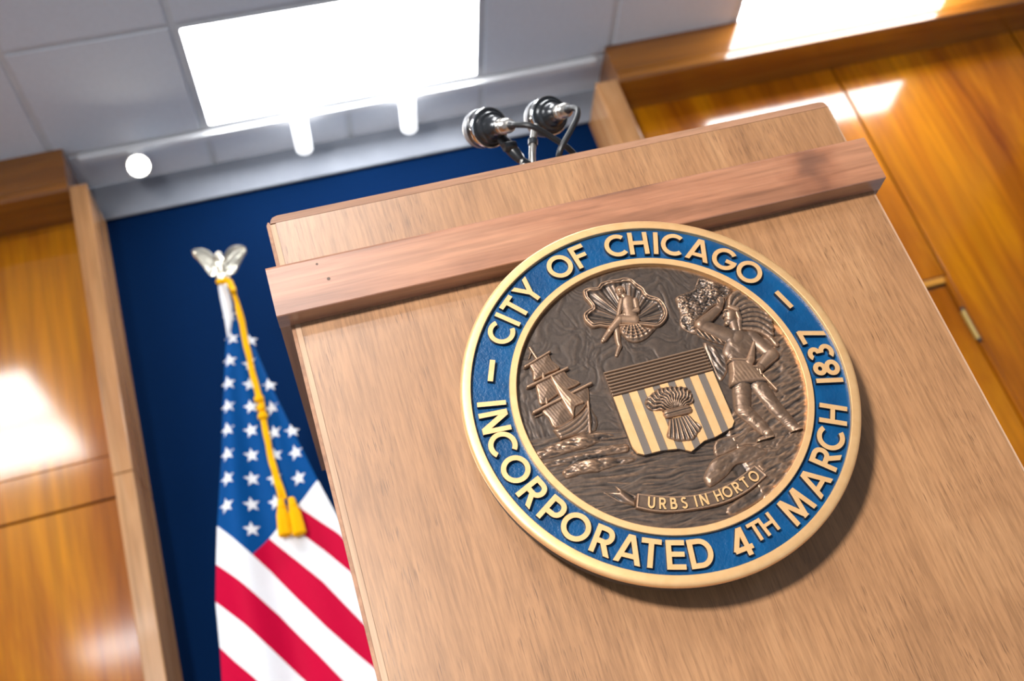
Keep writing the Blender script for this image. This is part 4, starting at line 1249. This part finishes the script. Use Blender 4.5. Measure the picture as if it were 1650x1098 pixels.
# ------------------------------------------------------------------ microphones on the lectern
ray = Vector((-0.068, 0.80, 0.595)).normalized()       # direction from the viewer to the microphones
left = -Vector(Rm[0])
down = Vector(Rm[1])
def mic(pos, a_left, a_down, lab, cable, nrel):
    ax = (ray_at(pos) * 0.90 + left * a_left + down * a_down).normalized()
    O = Vector(pos)
    t = thing('microphone', lab, 'microphone', pos, 'pair of microphones on the lectern')
    k = 0.00096
    part('rear_bell', lathe([(0, -0.040), (0.0095, -0.040), (0.0135, -0.036), (0.0142, -0.022), (0.0165, -0.019), (0.0185, -0.014), (0.0195, -0.010), (0.0235, -0.0085), (0.0252, -0.004), (0.0258, -0.001), (0.0290, -0.0005), (0.0300, 0.004), (0, 0.004)], O, ax, 48), BLACKM, t, True)
    part('chrome_ring', lathe([(0.0298, 0.0005), (0.0312, 0.0010), (0.0318, 0.0035), (0.0318, 0.0075), (0.0310, 0.0098), (0.0290, 0.0100)], O, ax, 48), CHROME, t, True)
    part('body', lathe([(0.0300, 0.0095), (0.0300, 0.0210), (0.0306, 0.0215), (0.0306, 0.0235), (0, 0.0240)], O, ax, 48), BLACKM, t, True)
    part('grille', lathe([(0.0302, 0.0230), (0.0308, 0.0250), (0.0308, 0.0340), (0.0296, 0.0400), (0.0255, 0.0450), (0.0170, 0.0485), (0.0, 0.0500)], O, ax, 48), GRILLE, t, True)
    part('connector', lathe([(0, -0.068), (0.0072, -0.068), (0.0100, -0.064), (0.0114, -0.060), (0.0116, -0.050), (0.0106, -0.049), (0.0106, -0.047), (0.0122, -0.046), (0.0122, -0.038), (0, -0.038)], O, ax, 32), NICKEL, t, True)
    part('cable_boot', lathe([(0, -0.078), (0.0048, -0.078), (0.0060, -0.074), (0.0072, -0.066), (0.0072, -0.0655), (0, -0.0655)], O, ax, 20), RUBBER, t, True)
    e0 = O - ax * 0.074
    e1 = O - ax * 0.086
    part('cable', tube([e0, e1] + [e1 + Vector(c) if k_ < nrel else Vector(c) for k_, c in enumerate(cable)], 0.0046, 10, 8), RUBBER, t, True)
    return O, ax
def ray_at(p):
    return (Vector(p) - Vector((0, 0, CZ))).normalized()
m1p, m2p = (0.344, 1.35, 1.452), (0.448, 1.37, 1.468)
m1 = mic(m1p, 0.46, 0.05, 'black microphone with chrome ring, left and lower of the pair',
         [(0.018, -0.008, -0.014), (0.042, 0.006, -0.026), (0.070, 0.024, -0.046), (0.094, 0.046, -0.078), (0.495, 1.37, 1.27), (0.49, 1.42, 1.185)], 4)
m2 = mic(m2p, 0.38, 0.13, 'black microphone with chrome ring, right and upper of the pair',
         [(0.003, -0.008, -0.012), (-0.006, -0.014, -0.032), (-0.024, -0.014, -0.054), (-0.046, -0.008, -0.078), (0.411, 1.312, 1.325), (0.402, 1.35, 1.26), (0.40, 1.385, 1.195)], 4)
ms = thing('microphone_stand', 'slim silver and black double microphone stand behind the lectern top', 'stand', (0.385, 1.36, 1.206))
part('base', lathe([(0, 0.0), (0.045, 0.0), (0.045, 0.010), (0.012, 0.018), (0, 0.018)], (0.385, 1.36, 1.206), (0, 0, 1), 32), BLACKM, ms, True)
part('post', tube([(0.385, 1.36, 1.168), (0.384, 1.36, 1.26), (0.378, 1.36, 1.345), (0.374, 1.36, 1.392)], 0.0048, 12, 6), NICKEL, ms, True)
part('post', tube([(0.396, 1.365, 1.168), (0.396, 1.365, 1.26), (0.392, 1.366, 1.345), (0.386, 1.366, 1.375)], 0.0048, 12, 6), NICKEL, ms, True)
arm = part('clip_arm', tube([(0.388, 1.366, 1.372), (0.398, 1.366, 1.405), (0.412, 1.368, 1.440), (0.420, 1.368, 1.452)], 0.0052, 12, 6), NICKEL, ms, True)
part('collar', lathe([(0.0052, -0.006), (0.0075, -0.005), (0.0075, 0.005), (0.0052, 0.006)], (0.404, 1.367, 1.421), (0.35, 0.03, 1), 16), BLACKM, arm, True)
clip = part('clip', tube([(0.374, 1.36, 1.388), (0.368, 1.358, 1.402), (0.360, 1.356, 1.420), (0.352, 1.352, 1.436)], 0.0085, 12, 6, lambda t: 0.007 + 0.003 * math.sin(t * 3.1)), BLACKM, ms, True)
part('clip_knob', lathe([(0, -0.010), (0.007, -0.010), (0.0078, -0.006), (0.0078, 0.006), (0.007, 0.010), (0, 0.010)], (0.362, 1.350, 1.410), (1, 0.2, 0.1), 14), BLACKM, clip, True)
part('clip', tube([(0.386, 1.366, 1.372), (0.380, 1.362, 1.380), (0.374, 1.36, 1.384)], 0.0075, 12, 6), BLACKM, ms, True)

# ------------------------------------------------------------------ flag on its pole
FY = 3.30
fp_ = thing('flagpole', 'standing flagpole with pale metal eagle finial before the blue wall', 'flagpole', (-0.228, FY + 0.03, 0))
part('pole', tube([(-0.228, FY + 0.03, 0.03), (-0.228, FY + 0.03, 2.55)], 0.013, 16, 2), OAK, fp_, True)
part('base', lathe([(0, 0), (0.15, 0), (0.15, 0.012), (0.12, 0.03), (0.04, 0.05), (0.022, 0.10), (0, 0.10)], (-0.228, FY + 0.03, 0), (0, 0, 1), 40), BRASS, fp_, True)
EX, EYy, EZ = -0.2275, FY + 0.02, 2.535
fin = part('finial', lathe([(0, -0.02), (0.014, -0.02), (0.015, 0.0), (0.011, 0.012), (0.013, 0.020), (0.022, 0.032), (0.025, 0.044), (0.023, 0.056), (0.013, 0.066), (0.010, 0.072), (0, 0.074)], (EX, EYy, EZ), (0, 0, 1), 32), FINIALM, fp_, True)
eb = part('eagle_body', lathe([(0, 0.066), (0.010, 0.068), (0.016, 0.080), (0.020, 0.098), (0.0195, 0.112), (0.014, 0.126), (0.011, 0.132), (0.0125, 0.140), (0.0115, 0.149), (0.006, 0.155), (0, 0.156)], (EX, EYy, EZ), (0, 0, 1), 28), FINIALM, fin, True)
part('beak', lathe([(0.0055, 0.0), (0.0045, 0.008), (0.002, 0.014), (0, 0.0155)], (EX, EYy - 0.008, EZ + 0.146), (0.15, -1, -0.45), 12), FINIALM, fin, True)
LW_TOP = [(-0.311, 2.705), (-0.296, 2.709), (-0.277, 2.705), (-0.259, 2.694), (-0.246, 2.674), (-0.238, 2.65)]
LW_BOT = [(-0.310, 2.700), (-0.299, 2.68), (-0.286, 2.65), (-0.276, 2.623), (-0.264, 2.603), (-0.238, 2.603)]
RW_TOP = [(-0.132, 2.671), (-0.144, 2.683), (-0.168, 2.688), (-0.189, 2.681), (-0.204, 2.662), (-0.214, 2.64)]
RW_BOT = [(-0.134, 2.665), (-0.148, 2.650), (-0.164, 2.625), (-0.181, 2.600), (-0.194, 2.592), (-0.216, 2.597)]
def wing(tp, bt):
    rows = []
    tp = smooth_path([(x, 0, z) for x, z in tp], 4)
    bt = smooth_path([(x, 0, z) for x, z in bt], 4)
    for a, b in zip(tp, bt):
        row = []
        for k in range(9):
            u = k / 8
            p = a.lerp(b, u)
            p.y = EYy - 0.004 - 0.014 * (1 - u) ** 2 + 0.006 * u + 0.0012 * math.cos(u * 25)
            row.append(p)
        rows.append(row)
    V, F = [], []
    nr = len(rows)
    for side in (0, 1):
        for i, row in enumerate(rows):
            for k, p in enumerate(row):
                q = p.copy()
                th = 0.006 if k == 0 else (0.0045 if k == 1 else 0.0022)
                q.y += (-th if side == 0 else th)
                V.append(tuple(q))
    n0 = nr * 9
    for i in range(nr - 1):
        for k in range(8):
            a = i * 9 + k
            F += [(a, a + 1, a + 10, a + 9), (n0 + a, n0 + a + 9, n0 + a + 10, n0 + a + 1)]
        F += [(i * 9, i * 9 + 9, n0 + i * 9 + 9, n0 + i * 9), (i * 9 + 8, n0 + i * 9 + 8, n0 + i * 9 + 17, i * 9 + 17)]
    for k in range(8):
        F += [(k, n0 + k, n0 + k + 1, k + 1), ((nr - 1) * 9 + k, (nr - 1) * 9 + k + 1, n0 + (nr - 1) * 9 + k + 1, n0 + (nr - 1) * 9 + k)]
    o = part('wing', (V, F), FINIALM, fin, True)
    return o
wing(LW_TOP, LW_BOT)
wing(RW_TOP, RW_BOT)

# flag cloth: one draped sheet cut into canton, stripes and stars
def lin(P, z):
    P = sorted(P, key=lambda p: -p[1])
    zs = [p[1] for p in P][::-1]
    return float(np.interp(z, zs, [p[0] for p in P][::-1]))
def fold_y(x, z):
    xl_, xr_ = lin(FL_LEFT, z), lin(FL_RIGHT, z)
    s = (x - xl_) / max(xr_ - xl_, 1e-3)
    dep = min(1.0, max(0.0, (2.55 - z) / 0.7))
    y = -0.022 * math.sin(s * 7.6 + 0.5) * dep - 0.010 * math.sin(s * 15 + z * 3) * dep - 0.03 * math.sin(math.pi * min(max(s, 0), 1)) * dep
    return FY + y
flag = thing('flag', 'red white and blue starred national flag hanging folded beside the lectern', 'flag', (-0.228, FY, 1.2))
def strip_between(lo_line, hi_line, nx=26, nz=6):
    """cloth between two (x, z) polylines given left to right"""
    V, F = [], []
    A, B = [Vector((*p, 0)) for p in lo_line], [Vector((*p, 0)) for p in hi_line]
    def samp(P, n):
        L = [0]
        for a, b in zip(P[:-1], P[1:]):
            L.append(L[-1] + (b - a).length)
        out = []
        for k in range(n + 1):
            d = L[-1] * k / n
            j = max(i for i in range(len(L)) if L[i] <= d + 1e-9)
            j = min(j, len(P) - 2)
            out.append(P[j].lerp(P[j + 1], (d - L[j]) / max(L[j + 1] - L[j], 1e-9)))
        return out
    a, b = samp(A, nx), samp(B, nx)
    for i in range(nx + 1):
        for k in range(nz + 1):
            p = a[i].lerp(b[i], k / nz)
            V.append((p.x, fold_y(p.x, p.y), p.y))
    n0 = len(V)
    V += [(v[0], v[1] + 0.0012, v[2]) for v in V]
    for i in range(nx):
        for k in range(nz):
            q = i * (nz + 1) + k
            F += [(q, q + 1, q + nz + 2, q + nz + 1), (n0 + q, n0 + q + nz + 1, n0 + q + nz + 2, n0 + q + 1)]
    for i in range(nx):
        for q, d in ((i * (nz + 1), 1), (i * (nz + 1) + nz, -1)):
            r_ = q + nz + 1
            F.append((q, r_, n0 + r_, n0 + q) if d > 0 else (q, n0 + q, n0 + r_, r_))
    return V, F
def region(poly, m, name, step=0.012):
    """cloth over a polygon in (x, z): triangulated grid clipped to it"""
    bm = bmesh.new()
    vs_ = [bm.verts.new((p[0], 0, p[1])) for p in poly]
    fc = bm.faces.new(vs_)
    xs = [p[0] for p in poly]
    zs = [p[1] for p in poly]
    x = math.floor(min(xs) / step) * step
    while x < max(xs):
        bmesh.ops.bisect_plane(bm, geom=bm.verts[:] + bm.edges[:] + bm.faces[:], plane_co=(x, 0, 0), plane_no=(1, 0, 0))
        x += step
    z = math.floor(min(zs) / step) * step
    while z < max(zs):
        bmesh.ops.bisect_plane(bm, geom=bm.verts[:] + bm.edges[:] + bm.faces[:], plane_co=(0, 0, z), plane_no=(0, 0, 1))
        z += step * 2
    bmesh.ops.triangulate(bm, faces=bm.faces[:])
    V = [(v.co.x, fold_y(v.co.x, v.co.z), v.co.z) for v in bm.verts]
    bm.verts.index_update()
    F = [tuple(v.index for v in f.verts) for f in bm.faces]
    bm.free()
    n0 = len(V)
    V2 = V + [(v[0], v[1] + 0.0012, v[2]) for v in V]
    F2 = F + [tuple(n0 + i for i in f[::-1]) for f in F]
    return part(name, (V2, F2), m, flag, True)
def cut_poly(P, f):
    out = []
    for a, b in zip(P, P[1:] + P[:1]):
        fa, fb = f(a), f(b)
        if fa >= 0:
            out.append(a)
        if fa * fb < 0:
            t = fa / (fa - fb)
            out.append((a[0] + (b[0] - a[0]) * t, a[1] + (b[1] - a[1]) * t))
    return out
Lz = [p for p in FL_LEFT if p[1] > 1.70] + [CANTON_L[0]]
Rz = [p for p in FL_RIGHT if p[1] > 1.75] + [CANTON_R[-1]]
canton = region(Lz + CANTON_L[1:] + CANTON_R[1:] + Rz[::-1][1:], CLOTHBLUE, 'canton')
def left_between(z1, z0):
    return [p for p in FL_LEFT if z0 < p[1] < z1]
def right_between(z1, z0):
    return [p for p in FL_RIGHT if z0 < p[1] < z1]
LL = [list(l) for l in LINES]
LL[1] = LL[1][:4] + [(-0.105, 1.068), (-0.03, 0.94)]
LL[2] = LL[2] + [(-0.09, 0.885)]
LL[3] = LL[3] + [(-0.22, 0.95), (-0.15, 0.83)]
LL[4] = [(-0.468, 1.22), (-0.40, 1.11), (-0.33, 1.0), (-0.25, 0.87), (-0.19, 0.76)]
LL.append([(-0.478, 1.10), (-0.42, 1.0), (-0.35, 0.88), (-0.29, 0.78), (-0.235, 0.69)])
LL.append([(-0.487, 0.99), (-0.43, 0.88), (-0.36, 0.77), (-0.29, 0.65)])
corner = CANTON_L[-1]
# white stripe under the canton, then red, white, red ...
region([CANTON_L[0]] + CANTON_L[1:] + LL[0][1:] + LL[1][::-1] + left_between(1.69, 1.585), CLOTHWHITE, 'stripe')
region(LL[1] + LL[2][::-1] + left_between(1.575, 1.47), CLOTHRED, 'stripe')
region(LL[2] + LL[3][::-1] + left_between(1.46, 1.335), CLOTHWHITE, 'stripe')
region(LL[3] + LL[4][::-1] + left_between(1.325, 1.225), CLOTHRED, 'stripe')
region(LL[4] + LL[5][::-1], CLOTHWHITE, 'stripe')
region(LL[5] + LL[6][::-1], CLOTHRED, 'stripe')
region([corner, CANTON_R[1]] + LINES_UP[0][1:] + LL[0][1:][::-1], CLOTHRED, 'stripe')
region([CANTON_R[1], CANTON_R[2]] + LINES_UP[1][1:] + LINES_UP[0][1:][::-1], CLOTHWHITE, 'stripe')
region([CANTON_R[2], CANTON_R[3]] + LINES_UP2[0][2:] + LINES_UP[1][1:][::-1], CLOTHRED, 'stripe')
region([CANTON_R[3], CANTON_R[4], (-0.047, 1.62), (-0.032, 1.55), (-0.006, 1.467)] + LINES_UP2[0][2:3][::-1], CLOTHWHITE, 'stripe')
def star(x, z, r, rot):
    P = []
    for k in range(10):
        a = rot + math.pi / 2 + k * math.pi / 5
        q = r if k % 2 == 0 else r * 0.42
        P.append((x + q * math.cos(a) * 0.96, z + q * math.sin(a)))
    y = min(fold_y(px, pz) for px, pz in P + [(x, z)])
    V = [(px, fold_y(px, pz) - 0.0016, pz) for px, pz in P] + [(x, fold_y(x, z) - 0.0022, z)]
    V += [(px, fold_y(px, pz) + 0.0004, pz) for px, pz in P]
    F = [(k, (k + 1) % 10, 10) for k in range(10)] + [(k, 11 + k, 11 + (k + 1) % 10, (k + 1) % 10) for k in range(10)]
    part('star', (V, F), CLOTHWHITE, canton)
for i, (x, z) in enumerate(STARS):
    star(x + 0.003, z, 0.0255, 0.05 * math.sin(i * 2.1) + 0.02)
hz = sorted(HEADING, key=lambda p: p[1])
Vh, Fh = [], []
hn = [(-0.248, -0.222, 2.532), (-0.250, -0.218, 2.49), (-0.250, -0.217, 2.45), (-0.250, -0.224, 2.40), (-0.252, -0.238, 2.355), (-0.2535, -0.246, 2.325)]
for i, (a, b, z) in enumerate(hn):
    for k in range(5):
        u = k / 4
        Vh.append((a + (b - a) * u, FY - 0.012 - 0.012 * math.sin(u * math.pi), z))
for i in range(len(hn) - 1):
    for k in range(4):
        q = i * 5 + k
        Fh.append((q, q + 1, q + 6, q + 5))
nn = len(Vh)
Vh += [(v[0], v[1] + 0.004, v[2]) for v in Vh]
Fh += [tuple(nn + i for i in f[::-1]) for f in Fh]
part('heading', (Vh, Fh), CLOTHWHITE, flag, True)

co = thing('tasselled_cord', 'golden yellow cord with two tassels hanging down over the flag', 'cord', (-0.215, FY - 0.07, 2.53))
def on_cloth(p, off):
    return (p[0], min(fold_y(p[0], p[1]), FY - 0.02) - off, p[1])
part('strand', tube([(-0.243, FY - 0.046, 2.528)] + [on_cloth(p, 0.024) for p in CORD[1:]], 0.0070, 12, 8, None, 0.9), CORDM, co, True)
part('strand', tube([(-0.205, FY - 0.066, 2.50)] + [on_cloth((p[0] + 0.006, p[1]), 0.022) for p in CORD[3:8]] + [on_cloth(p, 0.024) for p in CORD2[1:]], 0.0060, 12, 8, None, 0.9), CORDM, co, True)
part('strand', tube([(-0.243, FY - 0.044, 2.53), (-0.228, FY - 0.052, 2.522), (-0.212, FY - 0.056, 2.520), (-0.203, FY - 0.060, 2.495), (-0.20, FY - 0.070, 2.46)], 0.0100, 12, 8, None, 0.9), CORDM, co, True)
for z, r_ in ((2.062, 0.0150), (2.030, 0.0135), (2.000, 0.0155)):
    x = -0.1955
    p = on_cloth((x, z), 0.024)
    part('knot', lathe([(0.004, -0.014), (r_, -0.008), (r_ * 1.08, 0), (r_, 0.008), (0.004, 0.014)], p, (0.1, 0, 1), 14), CORDM, co, True)
for (x0, z0), (x1, z1) in ((TASSELS[0], TASSELS[1]), (TASSELS[2], TASSELS[3])):
    sx_ = -0.005 if x0 < -0.185 else 0.010
    a = Vector(on_cloth((x0 + sx_, z0), 0.028))
    b = Vector(on_cloth((x1 + sx_, z1), 0.030))
    d = b - a
    L_t = d.length
    V, F = lathe([(0, 0), (0.009, 0.002), (0.012, 0.012), (0.011, 0.022), (0.0145, 0.026), (0.0145, 0.032), (0.0125, 0.036), (0.0160, 0.052), (0.0178, L_t * 0.8), (0.0185, L_t - 0.004), (0.0150, L_t), (0.0, L_t - 0.006)], a, d, 28)
    n = 12
    V = [tuple(a.lerp(b, 0) + (Vector(v) - a) * 1.0) for v in V]
    Vn = []
    for i, v in enumerate(V):
        k_, j = divmod(i, n)
        ctr = a + d.normalized() * ((Vector(v) - a).dot(d.normalized()))
        f_ = 1.0 + (0.12 if k_ % 2 else -0.06) * (1 if j >= 6 else 0)
        Vn.append(tuple(ctr + (Vector(v) - ctr) * f_))
    part('tassel', (Vn, F), CORDM, co, True)
